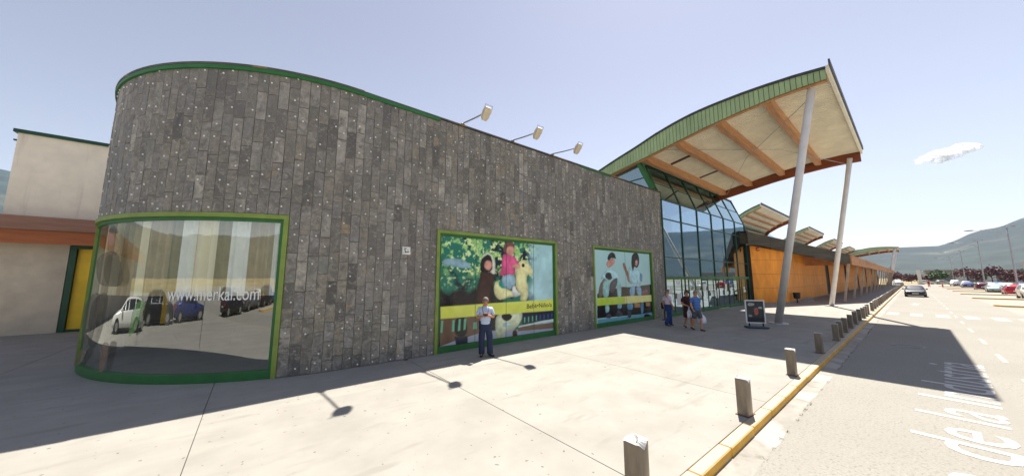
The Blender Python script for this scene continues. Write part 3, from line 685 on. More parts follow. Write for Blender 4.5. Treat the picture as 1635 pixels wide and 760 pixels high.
printed_sheet(pc, PRINT2, (12.501, 17.619, GZ + .201, 3.774), 9.3645, plain, seams=(15.1,))
def film(c):
    """see-through window vinyl: half ink, half clear"""
    k = 'film_' + c
    if k not in MATS:
        m = pmat(c).copy(); m.name = k; nt = m.node_tree; t = nt.nodes.new('ShaderNodeBsdfTransparent'); x = nt.nodes.new('ShaderNodeMixShader'); x.inputs[0].default_value = .55
        nt.links.new(t.outputs[0], x.inputs[1]); nt.links.new(nt.nodes['Principled BSDF'].outputs[0], x.inputs[2]); nt.links.new(x.outputs[0], nt.nodes['Material Output'].inputs['Surface']); MATS[k] = m
    return MATS[k]
pd = thing('shop_window_poster', 'tall cut-out print of a woman in a hat inside the curved window', 'poster', (-2.6, 12.0, GZ))
for i, (nm, c, pts) in enumerate(PRINT3):
    def cyl(th, z, rr): return (CX0 - rr * math.sin(R(th)), WY + CR - rr * math.cos(R(th)), z)
    keep(MB().add([cyl(a, b, 5.578 + 0.001 * i) for a, b in smooth_poly(pts)], [tuple(range(4 * len(pts)))]).build(nm, film(c), pd), pd)

# ------------------------------------------------------------------ floodlights on the parapet
M_steel = mat('galvanised_steel', (0.42, 0.42, 0.43), 0.45, 0.7, var=0.1)
M_house = mat('lamp_housing', lin(206, 194, 168), 0.5, var=0.1)
M_lens = mat('lamp_lens', (0.86, 0.87, 0.86), 0.25, var=0.02)
first = None
for i, (x, lab) in enumerate(((5.25, 'floodlight on a parapet arm, left one of three'), (7.46, 'floodlight on a parapet arm, middle one of three'), (9.66, 'floodlight on a parapet arm, right one of three'))):
    if first is None:
        f = first = thing('floodlight', lab, 'floodlight', (x, WY, WTOP), 0, 'floodlights along the parapet')
        MB().tube([(0, 0.15, 0.05), (0, -0.02, 0.09), (0.02, -0.7, -0.0), (0.04, -1.32, -0.06)], 0.025, 8).build('arm', M_steel, f, True)
        MB().cham(-0.07, 0.07, -0.1, 0.2, 0.045, 0.075, 0.006).build('base_plate', M_steel, f)
        T = Matrix.Translation((0.05, -1.42, -0.14)) @ Matrix.Rotation(R(38), 4, 'X') @ Matrix.Diagonal((.72, .72, .8, 1))
        hs = MB().loft([[(-.13,.12,.26),(.13,.12,.26),(.13,-.02,.26),(-.13,-.02,.26)], [(-.16,.16,.1),(.16,.16,.1),(.16,-.03,.1),(-.16,-.03,.1)],
                        [(-.16,.16,-.12),(.16,.16,-.12),(.16,-.03,-.12),(-.16,-.03,-.12)], [(-.09,.11,-.26),(.09,.11,-.26),(.09,-.01,-.26),(-.09,-.01,-.26)]]).xf(T)
        h = hs.build('housing', M_house, f)
        MB().box(-.12, .12, .162, .175, -.10, .12).xf(T).build('lens', M_lens, h)
        MB().tube([(-.19, .0, .05), (-.19, .04, .34), (.19, .04, .34), (.19, .0, .05)], 0.016, 6).xf(T).build('bracket', M_steel, f)
        remember(first)
    else: dup(first, (x, WY, WTOP), 0, lab)

# ================================================================== ENTRANCE CANOPY AND GLASS HALL
M_fback = mat('fascia_gap_green', lin(70, 104, 66), .6)
M_fgreen = mat('fascia_green', lin(156, 178, 130), 0.55, var=0.06, scale=2, var2=0.08, objvar=0.06)
M_glulam = mat('glulam_timber', lin(190, 138, 92), 0.6, var=0.12, scale=3, stretch=(0.3, 3, 3), var2=0.08)
M_dglulam = mat('dark_glulam_timber', lin(136, 70, 34), 0.6, var=0.15, scale=3, stretch=(3, 0.3, 3), var2=0.1)
M_deck = mat('cream_decking', lin(238, 230, 206), 0.6, var=0.05, scale=1.5, var2=0.06)
M_roofd = mat('roof_edge_metal', (0.06, 0.065, 0.07), 0.5, 0.3, var=0.1)
ARC = [(1.45, 11.16), (2.2, 11.18), (3.05, 11.16), (4.5, 11.03), (6.2, 10.80), (8.2, 10.42), (10.3, 10.02), (12.6, 9.62), (15.0, 9.2)]
def arc_z(Y, arc):
    for (a, e), (b, f) in zip(arc, arc[1:]):
        if a <= Y <= b: return e + (f - e) * (Y - a) / (b - a)
    return arc[-1][1] if Y > arc[-1][0] else arc[0][1]
TOPARC = [(1.45, 11.03), (2.38, 11.15), (3.5, 11.23), (4.48, 11.26), (5.67, 11.24), (6.59, 11.18), (7.56, 11.03), (8.77, 10.75), (9.96, 10.38), (11.33, 10.02), (12.66, 9.62), (15.0, 8.95)]
def canopy(root, x0, x1, arc, purl, fd=0.55, panel=0.19, rib=0.25, sc=1.0, beamh=0.50, top=None):
    top = top or arc                                  # the roof may arch higher than the soffit below it
    Y0, Y1 = arc[0][0], arc[-1][0]
    ys = [Y0 + (Y1 - Y0) * i / 28 for i in range(29)]
    rf = MB(); rings = [[(x0 - .12, y, arc_z(y, top) + .10), (x1 + .12, y, arc_z(y, top) + .10), (x1 + .12, y, arc_z(y, top)), (x0 - .12, y, arc_z(y, top))] for y in ys]
    rf.loft(rings); k = keep(rf.build('roof', M_roofd, root), root)
    lp = MB().box(x0 - .10, x1 + .10, Y0 - .10, Y0 - 0.001, arc[0][1] - fd * 0.55, top[0][1] + .12); keep(lp.build('front_fascia', M_deck, root), root)
    keep(MB().box(x0 - .13, x1 + .13, Y0 - .16, Y0 - .101, arc[0][1] - 0.02, arc[0][1] + .22).build('gutter_lip', M_roofd, root), root)
    # ribbed side fascia: one panel after another
    y = Y0; 
    while y < Y1 - 0.05:
        y2 = min(Y1, y + panel); g_ = 0.011 * sc
        za, zb = arc_z(y + g_, top), arc_z(y2 - g_, top); fa, fb = arc_z(y + g_, arc) - fd, arc_z(y2 - g_, arc) - fd
        P = MB().prism([(x0 - .05, y + g_, za - .002), (x0 - .05, y2 - g_, zb - .002), (x0 - .05, y2 - g_, fb), (x0 - .05, y + g_, fa)], (0.04, 0, 0))
        keep(P.build('fascia_panel', M_fgreen, root), root); y = y2
    sd = MB()
    sd.loft([[(x0, yy, arc_z(yy, top) - .003), (x0 + .06, yy, arc_z(yy, top) - .003), (x0 + .06, yy, arc_z(yy, arc) - fd + 0.02), (x0, yy, arc_z(yy, arc) - fd + 0.02)] for yy in ys])
    keep(sd.build('fascia_backing', M_fback, root), root)
    # trapezoid decking seen from below
    dk = MB(); prof = []; x = x0 + .07; nrib = int((x1 - x0 - .1) / rib)
    for i in range(nrib):
        for fx, fz in ((0, 0), (.55, 0), (.65, -.07 * sc), (.9, -.07 * sc)): prof.append((x + (i + fx) * rib, fz - 0.16))
    prof.append((x1 - .05, -0.16))
    rows = [[(px, yy, arc_z(yy, arc) + pz) for px, pz in prof] for yy in ys[::2]]
    dk.loft(rows, closed=False, caps=False); keep(dk.build('soffit_decking', M_deck, root), root)
    # timber: edge arches and cross beams
    for xa, xb, m_, dep in ((x0 + .075, x0 + .26, M_glulam, fd + .03), (x1 - .25, x1 - .05, M_dglulam, fd + .32)):
        ar = MB().loft([[(xa, yy, arc_z(yy, arc) - .2), (xb, yy, arc_z(yy, arc) - .2), (xb, yy, arc_z(yy, arc) - dep), (xa, yy, arc_z(yy, arc) - dep)] for yy in ys])
        keep(ar.build('arch_beam', m_, root), root)
    for yb in purl:
        zt = arc_z(yb, arc) - .19; b0 = MB(); hw = .13 * sc
        b0.prism([(x0 + .27, yb - hw, zt), (x1 - .26, yb - hw, zt), (x1 - .26, yb - hw, zt - beamh * .75), (x1 - .9 * sc, yb - hw, zt - beamh), (x0 + .8 * sc, yb - hw, zt - beamh), (x0 + .27, yb - hw, zt - beamh * .65)], (0, 2 * hw, 0))
        keep(b0.build('cross_beam', M_glulam, root), root)
CX_A, CX_B = 17.9, 31.8
can = thing('entrance_canopy', 'big curved entrance canopy with green ribbed edge and timber beams', 'canopy', (21, 4.5, GZ))
canopy(can, CX_A, CX_B, ARC, (3.51, 5.58, 7.70, 9.62), top=TOPARC)
M_colm = mat('column_white_steel', (0.74, 0.71, 0.68), 0.45, 0.0, var=0.05, scale=2, var2=0.05)
for p, q in (((21.0, 4.52, GZ), (18.3, 1.98, 10.62)), ((37.0, 4.40, GZ), (31.45, 1.95, 10.6))):
    p, q = Vector(p), Vector(q)
    c_ = keep(MB().tube([p, q], [0.158, 0.143], 20).build('column', M_colm, can, True), can)
    for pg in c_.data.polygons: pg.use_smooth = len(pg.vertices) == 4
    MB().tube([p + Vector((0, 0, 0.0)), p + Vector((0, 0, 0.05))], [0.42, 0.40], 16).build('base_plate', M_steel, c_)
rd = MB(); rd.tube([(18.35, 2.1, 10.2), (25, 6.2, 10.35), (31.3, 9.4, 9.5)], 0.015, 5); keep(rd.build('tie_rod', M_steel, can), can)
rd = MB(); rd.tube([(31.4, 2.1, 10.2), (25, 4.4, 10.35), (18.3, 8.4, 9.9)], 0.015, 5); keep(rd.build('tie_rod', M_steel, can), can)
for x in (21.2, 25.8):
    zz = lambda y: arc_z(y, ARC) - .24
    keep(MB().beam((x, 7.9, zz(7.9)), (x, 9.4, zz(9.4)), .16, .10).build('strip_light', mat('strip_light_brown', lin(92, 52, 34), .5), can), can)

hall = thing('entrance_hall', 'glass entrance hall with green mullions and row of doors under the canopy', 'entrance', (27, WY, GZ))
M_hglass = glass('hall_glass', (0.35, 0.42, 0.42), 0.45, wav=0.02, gl=(.66, .84, 1.0))
M_uglass = glass('hall_glass_sloped', (0.45, 0.55, 0.50), 0.35, wav=0.02, gl=(.76, .92, .96))
HX0, HX1 = WX1 + 0.03, 34.8; KZ = 7.25; TY, TZ = 10.15, 9.62
bays = [HX0 + (HX1 - HX0) * i / 6 for i in range(7)]
levels = [2.47, 3.68, 6.05, KZ]
for i, x in enumerate(bays):
    keep(MB().box(x - .04, x + .04, WY - .06, WY + .06, GZ, KZ).build('mullion', M_dgreen, hall), hall)
    keep(MB().beam((x, WY, KZ + .01), (x, TY, TZ), .08, .12, (1, 0, 0)).build('sloped_mullion', M_green if i == 0 else M_dgreen, hall), hall)
for z in levels:
    t_ = .05 if z in (2.47,) else .03
    keep(MB().box(HX0, HX1, WY - .05, WY + .05, z - t_, z + t_).build('transom', M_green if z == 2.47 else M_dgreen, hall), hall)
keep(MB().box(HX0, HX1, TY - .06, TY + .06, TZ - .05, TZ + .05).build('transom', M_dgreen, hall), hall)
ym, zm = (WY + TY) / 2 , (KZ + TZ) / 2
keep(MB().box(HX0, HX1, ym - .03, ym + .03, zm - .02, zm + .02).build('transom', M_dgreen, hall), hall)
for a, b in zip(bays, bays[1:]):
    for z0, z1 in zip(levels, levels[1:]):
        keep(MB().box(a + .041, b - .041, WY - .008, WY + .008, z0 + .031, z1 - .031).build('pane', M_hglass, hall), hall)
    for (ya, za, yb, zb) in ((WY + .01, KZ + .04, ym - .02, zm - .04), (ym + .02, zm + .04, TY, TZ - .06)):
        keep(MB().prism([(a + .045, ya, za), (b - .045, ya, za), (b - .045, yb, zb), (a + .045, yb, zb)], (0, 0.01, -0.004)).build('sloped_pane', M_uglass, hall), hall)
# doors: narrow leaves under the lower transom
nd = 15; dw = (HX1 - HX0) / nd
M_paper = mat('paper_notice', (0.78, 0.78, 0.75), 0.7, var=0.04)
for i in range(nd):
    a = HX0 + dw * i; b = a + dw
    d = MB(); e_ = .05
    yo = WY - 0.02
    for q in ((a + .005, a + e_, GZ + .02, 2.41), (b - e_, b - .005, GZ + .02, 2.41), (a + e_, b - e_, 2.33, 2.41), (a + e_, b - e_, GZ + .02, GZ + .22)):
        d.box(q[0], q[1], yo - .03, yo + .03, q[2], q[3])
    d = keep(d.build('door', M_green, hall), hall)
    MB().box(a + e_ + .001, b - e_ - .001, yo - .006, yo + .006, GZ + .221, 2.329).build('pane', M_hglass, d)
    MB().tube([(b - .10, yo - .035, 0.95), (b - .10, yo - .07, 1.0), (b - .10, yo - .07, 1.45), (b - .10, yo - .035, 1.5)], .014, 6).build('handle', M_dark, d)
    for (px, pz, w_, h_) in {0: [(.5, 1.7, .3, .4)], 1: [(.35, 2.15, .5, .3), (.3, 1.1, .5, .7)], 4: [(.3, 2.1, .5, .3)], 5: [(.3, 1.75, .4, .5)], 6: [(.35, 1.6, .3, .5)], 7: [(.3, 1.25, .6, .6)],
                           9: [(.3, 1.7, .3, .5), (.4, 1.25, .5, .25)], 11: [(.3, 1.5, .35, .2), (.3, 1.2, .5, .2)], 13: [(.4, 1.55, .35, .2), (.4, 1.3, .5, .2)]}.get(i, []):
        MB().box(a + px * dw - .02 , a + px * dw + w_ * .9, yo - .012, yo - .0085, pz - h_/2, pz + h_/2).build('notice', M_paper, d)
# hall interior and side
keep(MB().box(HX0, HX1, WY + .1, 16, GZ - .02, GZ + .012).build('floor', mat('hall_floor', (0.16, 0.15, 0.14), .35, var=.1), hall), hall)
keep(MB().box(HX0, HX1, 15.8, 16, GZ, 9.0).build('back_wall', mat('hall_back', (0.10, 0.09, 0.08), .8, var=.2, scale=.6), hall), hall)
keep(MB().box(HX1 - .0, HX1 + .15, WY + .1, 16, GZ, 7.2).build('side_wall', M_conc, hall), hall)
for x, w_ in ((23.2, .5), (24.9, .45), (28.3, .3), (31.4, .9)):
    keep(MB().box(x, x + w_, WY + .5, WY + 1.0, GZ, 2.4).build('inner_pillar', M_dark, hall), hall)
sg = MB().prism([(CX_A + .4, WY + .15, WTOP + .1), (CX_A + .4, TY + .0, TZ - .1), (CX_A + .4, 13.6, 8.8), (CX_A + .4, 13.6, WTOP + .1)], (.012, 0, 0))
keep(sg.build('side_pane', M_uglass, hall), hall)
keep(MB().beam((CX_A + .38, WY - .02, WTOP + .06), (CX_A + .38, TY - .02, TZ + .05), .22, .34, (1, 0, 0)).build('end_post', M_green, hall), hall)
keep(MB().beam((CX_A + .38, 9.8, 8.55), (CX_A + .38, 13.5, 8.45), .05, .05).build('transom', M_dgreen, hall), hall)
keep(MB().prism([(HX1, WY, KZ), (HX1, TY, TZ), (HX1, 12, TZ - .1), (HX1, 12, KZ)], (.012, 0, 0)).build('side_pane', M_uglass, hall), hall)

# ================================================================== LONG TIMBER GALLERY
M_wood = mat('timber_panel', lin(250, 152, 34), 0.55, var=0.12, scale=1.2, stretch=(1.6, 1.6, 0.5), var2=0.10, scale2=0.25, objvar=0.06)
brighten(M_wood, 'runs', lin(214, 122, 30), 0.55, 0.75, 1.0, 5, stretch=(2.5, 2.5, 0.2))
M_zinc = mat('weathered_eave', lin(72, 66, 52), 0.75, var=0.2, scale=1.5, stretch=(0.4, 1, 4), var2=0.15)
M_slat = mat('timber_slat', lin(186, 130, 82), 0.7, var=0.12, scale=2, stretch=(0.3, 1, 1), objvar=0.14)
gal = thing('shopping_gallery', 'long low gallery faced with orange timber panels behind a row of leaning posts', 'building', (60, 7.3, GZ))
GX0, GXC, GX1 = 34.95, 38.2, 163.0
def face(p, q, name_n, rows, z0, z1, root, m_, wdt=3.0):
    p, q = Vector(p), Vector(q); L_ = (q - p).length; n_ = max(1, round(L_ / wdt)); d_ = (q - p) / n_; nr = d_.cross(Vector((0, 0, 1))).normalized()
    for i in range(n_):
        for r_ in range(rows):
            a = p + d_ * i; b = p + d_ * (i + 1); t_ = d_.normalized() * .006; za = z0 + (z1 - z0) * r_ / rows + .008; zb = z0 + (z1 - z0) * (r_ + 1) / rows - .008
            o_ = random.uniform(0, .006)
            P = MB().prism([Vector((a.x, a.y, za)) + t_, Vector((b.x, b.y, za)) - t_, Vector((b.x, b.y, zb)) - t_, Vector((a.x, a.y, zb)) + t_], nr * (.03 + o_))
            keep(P.build(name_n, m_, root), root)
corner = (GXC, 7.32, 0)
face((GX0, 9.05, 0), corner, 'timber_panel', 4, GZ + .1, 5.3, gal, M_wood, 3.9)
face(corner, (59.6, 7.30, 0), 'timber_panel', 4, GZ + .1, 5.3, gal, M_wood, 4.3)
x = 62.4
for k in range(5):
    face((x, 7.3, 0), (x + 16, 7.28, 0), 'timber_panel', 4, GZ + .1, 5.3, gal, M_wood, 5.3)
    x += 19
keep(MB().prism([(GX0, 9.1, GZ), (GXC + .02, 7.36, GZ), (GX1, 7.36, GZ), (GX1, 20, GZ), (GX0, 20, GZ)], (0, 0, 5.25)).build('core_wall', mat('gallery_core', (0.055, 0.05, 0.042), .8), gal), gal)
pl_ = MB(); pl_.prism([(GX0, 9.00, GZ), (GXC, 7.26, GZ), (GX1, 7.22, GZ), (GX1, 7.35, GZ), (GXC, 7.35, GZ), (GX0, 9.12, GZ)], (0, 0, .11)); keep(pl_.build('plinth', M_conc, gal), gal)
# roof: a plane falling towards the road, cut on the skew at this end
ra = [(33.4, 8.75, 6.42), (46.4, 3.76, 4.68), (GX1, 3.76, 4.68), (GX1, 14.5, 8.2), (33.4, 14.5, 8.1)]
keep(MB().prism(ra, (0, 0, -.12)).build('roof', M_roofmem, gal), gal)
ev = MB(); a, b = Vector(ra[0]), Vector(ra[1]); nn = 5
for i in range(nn):
    p, q = a.lerp(b, i / nn), a.lerp(b, (i + 1) / nn); g_ = (b - a).normalized() * .01
    keep(MB().prism([p + g_ + Vector((0, -.02, .04)), q - g_ + Vector((0, -.02, .04)), q - g_ + Vector((0, -.02, -.96)), p + g_ + Vector((0, -.02, -1.04))], (0.05, .09, 0)).build('eave_board', M_zinc, gal), gal)
sof = [(33.5, 8.9, 5.36), (46.5, 3.86, 3.74), (GX1, 3.86, 3.74), (GX1, 7.5, 5.2), (38.5, 7.5, 5.3), (34, 9.2, 5.4)]
keep(MB().add(sof, [(0, 1, 2, 3, 4, 5)]).build('soffit', M_zinc, gal), gal)
keep(MB().box(33.4, 33.5, 8.8, 14.4, 5.4, 6.5).build('eave_board', M_zinc, gal), gal)
for s_ in range(5):                              # slatted timber fascia along the road side
    z1 = 4.70 - s_ * .2
    for k in range(16):
        xa = 46.4 + k * 7.28
        keep(MB().box(xa + .01, xa + 7.27, 3.68, 3.73, z1 - .185, z1).build('fascia_slat', M_slat, gal), gal)
keep(MB().box(46.32, 46.40, 3.67, 7.2, 3.71, 4.71).build('fascia_end', M_slat, gal), gal)
M_post = mat('timber_post', lin(196, 176, 150), 0.6, var=0.1, scale=2)
for k in range(15):
    x = 45.0 + 7.7 * k
    keep(MB().beam((x, 4.37, GZ), (x + .6, 3.85, 3.78), .17, .17, (1, 0, 0)).build('post', M_post, gal), gal)
# round red sign on the panel
sg_ = keep(MB().tube([(35.62, 8.62, 5.0), (35.60, 8.585, 5.0)], .17, 18).build('round_sign', mat('sign_red', lin(190, 30, 36), .4), gal), gal)
MB().beam((35.48, 8.64, 5.0), (35.71, 8.50, 5.0), .012, .05).build('sign_bar', M_paper, sg_)
# roof monitors, smaller canopies standing on the gallery roof
MARC = [(10.0, 10.55), (10.7, 10.30), (11.4, 9.98), (12.2, 9.5), (13.2, 8.85), (14.4, 8.1)]
for i, x in enumerate((43.8, 70.3, 96.6, 123.0)):
    mn = thing('roof_monitor', ['nearest tilted roof light with green edge above the timber gallery', 'second tilted roof light with green edge above the timber gallery',
        'third tilted roof light with green edge above the timber gallery', 'farthest tilted roof light with green edge above the timber gallery'][i], 'roof light', (x, 10, 7.2), 0, 'roof lights on the gallery')
    canopy(mn, x, x + 13.7, MARC, (10.75, 11.5, 12.2), fd=0.35, panel=0.55 if i == 0 else 1.1, rib=.5, sc=.6, beamh=.22)
    for k in range(5):
        xa = x + .6 + k * 2.5
        keep(MB().prism([(xa + .03, 11.0, 7.3), (xa + 2.47, 11.0, 7.3), (xa + 2.47, 12.6, 9.0), (xa + .03, 12.6, 9.0)], (0, .02, -.01)).build('pane', M_uglass, mn), mn)
    keep(MB().box(x + .5, x + 13.2, 12.7, 14.3, 7.0, 8.1).build('upstand', M_fgreen, mn), mn)
# far canopy at the other end of the gallery
far = thing('far_canopy', 'distant curved entrance canopy on tall columns at the far end of the gallery', 'canopy', (146, 4.5, GZ))
FARC = [(a + .6, b + .2) for a, b in ARC]
canopy(far, 146, 160, FARC, (4.1, 6.2, 8.3), panel=1.2, rib=.6, top=[(a + .6, b + .2) for a, b in TOPARC])
for p, q in (((148.2, 4.9, GZ), (146.3, 2.6, 10.8)), ((160.5, 4.9, GZ), (159.6, 2.6, 10.8))):
    keep(MB().tube([p, q], .26, 12).build('column', M_colm, far, True), far)

# ================================================================== WHITE SERVICE BUILDING ON THE LEFT
M_wwhite = mat('white_render', (0.92, 0.81, 0.64), 0.85, var=0.03, scale=2, bump=.1, bscale=30, var2=0.04, scale2=.5)
brighten(M_wwhite, 'streak', (0.68, 0.59, 0.47), 0.62, 0.8, 1.0, 5, stretch=(3, 3, .2))
M_wconc = mat('wall_concrete', (0.55, 0.47, 0.36), 0.85, var=0.07, scale=1.5, var2=0.07, scale2=.4, bump=.1)
M_brown = mat('brown_fascia', lin(146, 106, 86), .6, var=.1, scale=2, stretch=(.4, 1, 3))
M_orange = mat('orange_timber', lin(164, 92, 46), .6, var=.12, scale=2, stretch=(.4, 1, 3))
wb = thing('service_building', 'white rendered building with brown timber eave left of the slate corner', 'building', (-7, 23, GZ))
keep(MB().box(-8.2, 6, 23, 34, 4.6, 8.5).build('upper_wall', M_wwhite, wb), wb)
keep(MB().box(-8.3, 6.1, 22.9, 34.1, 8.502, 8.64).build('coping', M_dgreen, wb), wb)
keep(MB().box(-40, 6, 23.1, 34, 4.3, 4.59).build('lower_roof', M_roofmem, wb), wb)
for k in range(9):
    xa = 2.0 - 5.0 * (k + 1) + (-.35)
    keep(MB().box(xa + .012, xa + 4.988, 22.20, 22.28, 4.38, 4.93).build('eave_board', M_brown, wb), wb)
    keep(MB().box(xa + .012, xa + 4.988, 22.30, 22.38, 3.82, 4.37).build('eave_beam', M_orange, wb), wb)
keep(MB().box(-40, 2, 22.285, 23.3, 4.60, 4.90).build('eave_core', M_brown, wb), wb)
for k in range(12):
    xa = -6.35 - 2.05 * (k + 1)
    keep(MB().box(xa + .008, xa + 2.042, 22.92, 23.2, GZ, 4.2).build('wall_panel', M_wconc, wb), wb)
M_yel = mat('yellow_door', lin(240, 196, 30), .5, var=.06, scale=1.5)
keep(MB().box(-6.15, -3.2, 23.05, 23.2, GZ + .02, 3.7).build('yellow_panel', M_yel, wb), wb)
dfm = MB().box(-6.33, -6.16, 22.9, 23.15, GZ, 3.86).box(-6.159, -3.2, 22.9, 23.15, 3.701, 3.86).box(-6.159, -3.2, 22.95, 23.15, GZ, GZ + .10).box(-4.4, -4.28, 22.95, 23.04, GZ + .101, 3.70)
keep(dfm.build('door_frame', M_dgreen, wb), wb)
keep(MB().box(-3.2, 2, 22.95, 23.2, GZ, 4.2).build('wall_panel', M_wconc, wb), wb)
keep(MB().box(-8.36, -8.22, 23.2, 23.3, 8.2, 8.26).build('spout', M_dgreen, wb), wb)

# ================================================================== STREET FURNITURE
M_boll = mat('bollard_steel', (0.25, 0.205, 0.15), 0.5, 0.3, var=0.16, scale=5, stretch=(1, 1, .35), objvar=.12, var2=.12, scale2=3)
M_btop = mat('bollard_top_steel', (0.36, 0.36, 0.36), 0.4, 0.7, var=0.06)
M_rust = mat('rusty_flange', (0.14, 0.07, 0.05), 0.8, var=.2)
def bollard_mesh():
    w, d, h = .115, .075, .60
    # plan: slightly bulged rectangle, the top scooped down towards the middle of the road side
    plan = []
    for k in range(9): u = -1 + k / 4; plan.append((u * w, -d - .02 * (1 - u * u)))
    for k in range(9): u = 1 - k / 4; plan.append((u * w, d + .015 * (1 - u * u)))
    top = lambda x, y: h - (.075 * max(0, 1 - abs(x) / (w * .85)) ** 1.2 if y < 0 else -0.012 * (1 - (x / w) ** 2))
    sh = MB().loft([[(x, y, -.02) for x, y in plan], [(x, y, .02) for x, y in plan], [(x, y, top(x, y) - .001) for x, y in plan]], caps=False)
    n = len(plan); tp = MB(); ring = [(x, y, top(x, y)) for x, y in plan]; inner = [(x * .5, y * .1, h - .03 * max(0, 1 - abs(x) / w)) for x, y in plan]
    tp.add(ring + inner, [(i, (i+1) % n, n + (i+1) % n, n + i) for i in range(n)] + [tuple(range(n, 2*n))])
    return sh, tp
sh, tp = bollard_mesh()
bxs = [3.33, 6.75, 10.3, 13.9, 17.1, 18.2, 19.9, 21.8, 23.9, 25.9, 27.6, 29.2, 30.8]
x = 34.2
while x < 150: bxs.append(x); x += 2.35
b0 = None
_u = ['first', 'second', 'third', 'fourth', 'fifth', 'sixth', 'seventh', 'eighth', 'ninth', 'tenth', 'eleventh', 'twelfth', 'thirteenth', 'fourteenth', 'fifteenth', 'sixteenth', 'seventeenth', 'eighteenth', 'nineteenth']
_t = {20: 'twent', 30: 'thirt', 40: 'fort', 50: 'fift', 60: 'sixt'}
ORD = [_u[k - 1] if k < 20 else (_t[k // 10 * 10] + ('ieth' if k % 10 == 0 else 'y-' + _u[k % 10 - 1])) for k in range(1, 70)]
for i, x in enumerate(bxs):
    if i == 0: lab = 'nearest kerb bollard, its scooped steel top at the bottom of the picture'
    elif i == 1: lab = 'second kerb bollard from the camera, standing alone in full sun'
    elif i == 2: lab = 'third kerb bollard, last one in the sun before the canopy shadow'
    elif i == 3: lab = 'fourth kerb bollard, first one inside the canopy shadow'
    elif i < 13: lab = 'kerb bollard in the close-set run at the canopy, %s one from the camera side' % ORD[i - 4]
    else: lab = 'kerb bollard in the long far row after the gap, %s one from the gap' % ORD[i - 13]
    grp = 'far row of kerb bollards' if i >= 13 else ('close-set kerb bollards by the canopy' if i >= 4 else 'bollards along the kerb')
    if b0 is None:
        b0 = thing('bollard', lab, 'bollard', (x, 2.03, GZ), 0, grp)
        sb = sh.build('shaft', M_boll, b0); tp.build('scooped_top', M_btop, b0)
        MB().box(-.14, .14, -.105, .10, 0.001, .012).build('flange', M_rust, b0)
        remember(b0)
    else: dup(b0, (x, 2.03 + random.uniform(-.02, .02), GZ), random.uniform(-.08, .08), lab, grp)

# advertising board on its base
ab = thing('pavement_sign', 'white-framed advertising board on a low base beside the leaning column', 'sign', (18.3, 4.75, GZ), R(-52))
MB().cham(-.42, .42, -.26, .26, 0.01, .09, .03).build('base', mat('board_base', lin(52, 74, 92), .6), ab)
for s_ in (-.28, .28): MB().tube([(s_, 0, .08), (s_, 0, .24)], .03, 8).build('spring_foot', M_dark, ab)
MB().box(-.40, .40, -.02, .02, .22, .27).box(-.40, .40, -.02, .02, 1.23, 1.28).box(-.40, -.35, -.02, .02, .27, 1.23).box(.35, .40, -.02, .02, .27, 1.23).build('frame', mat('board_frame', (.75, .76, .75), .4, var=.03), ab)
pp = MB().box(-.349, .349, -.012, .012, .271, 1.229).build('poster', mat('board_print', lin(72, 78, 70), .5, var=.6, scale=6, col2=lin(34, 34, 36)), ab)
for nm, c, q in (('print', (186, 100, 84), (-.06, .14, .58, .96)), ('print', (168, 168, 156), (-.30, .0, 1.0, 1.16)), ('print', (30, 34, 44), (-.345, .345, .275, .48)), ('print', (150, 150, 146), (-.30, -.12, .50, .62)), ('print', (190, 190, 190), (.12, .30, .88, .98))):
    n_ = 10; ce = ((q[0] + q[1]) / 2, (q[2] + q[3]) / 2)
    if c == (30, 34, 44): pts = [(q[0], q[2]), (q[1], q[2]), (q[1], q[3]), (q[0], q[3])]
    else: pts = [(ce[0] + (q[1] - q[0]) / 2 * math.cos(2 * math.pi * k / n_) * random.uniform(.8, 1.1), ce[1] + (q[3] - q[2]) / 2 * math.sin(2 * math.pi * k / n_) * random.uniform(.8, 1.1)) for k in range(n_)]
    MB().add([(a, -.0135, b) for a, b in pts], [tuple(range(len(pts)))]).build(nm, mat('bp_%d_%d' % (c[0], c[1]), lin(*c), .5, var=.2, scale=14), pp)

# litter bin, ashtray, bicycle rack
M_black = mat('black_metal', (0.022, 0.022, 0.025), .5, .3, var=.1)
bn = thing('litter_bin', 'small black litter bin on a post against the timber wall', 'bin', (39.3, 6.9, GZ))
MB().tube([(0, 0, 0), (0, 0, .45)], .05, 10).build('post', M_black, bn)
MB().loft([[(r_ * math.cos(2*math.pi*k/14), r_ * math.sin(2*math.pi*k/14), z) for k in range(14)] for r_, z in ((.17, .38), (.24, .44), (.27, .86), (.29, .92), (.25, .94))]).build('bucket', M_black, bn)
MB().tube([(0, 0, 0), (0, 0, .02)], .16, 12).build('foot', M_black, bn)
an = thing('ashtray_stand', 'slim dark ashtray stand by the slate wall behind the walking man', 'ashtray', (17.9, 8.8, GZ))
MB().tube([(0, 0, 0), (0, 0, .025)], .16, 14).build('foot', M_black, an); MB().tube([(0, 0, .02), (0, 0, .62)], .035, 8).build('stem', M_black, an)
MB().cham(-.14, .14, -.12, .12, .60, .95, .02).build('box', M_black, an)
rk = thing('bicycle_rack', 'thin metal bicycle rack on the ground along the timber wall', 'rack', (41.0, 6.4, GZ))
for k in range(7):
    xa = k * .42
    MB().tube([(xa, 0, .02)] + [(xa, .28 - .28 * math.cos(math.pi * t / 6), .02 + .42 * math.sin(math.pi * t / 6)) for t in range(1, 6)] + [(xa, .56, .02)], .012, 5).build('hoop', M_steel, rk)
for y in (0, .56): MB().tube([(-.2, y, .02), (2.8, y, .02)], .015, 6).build('rail', M_steel, rk)

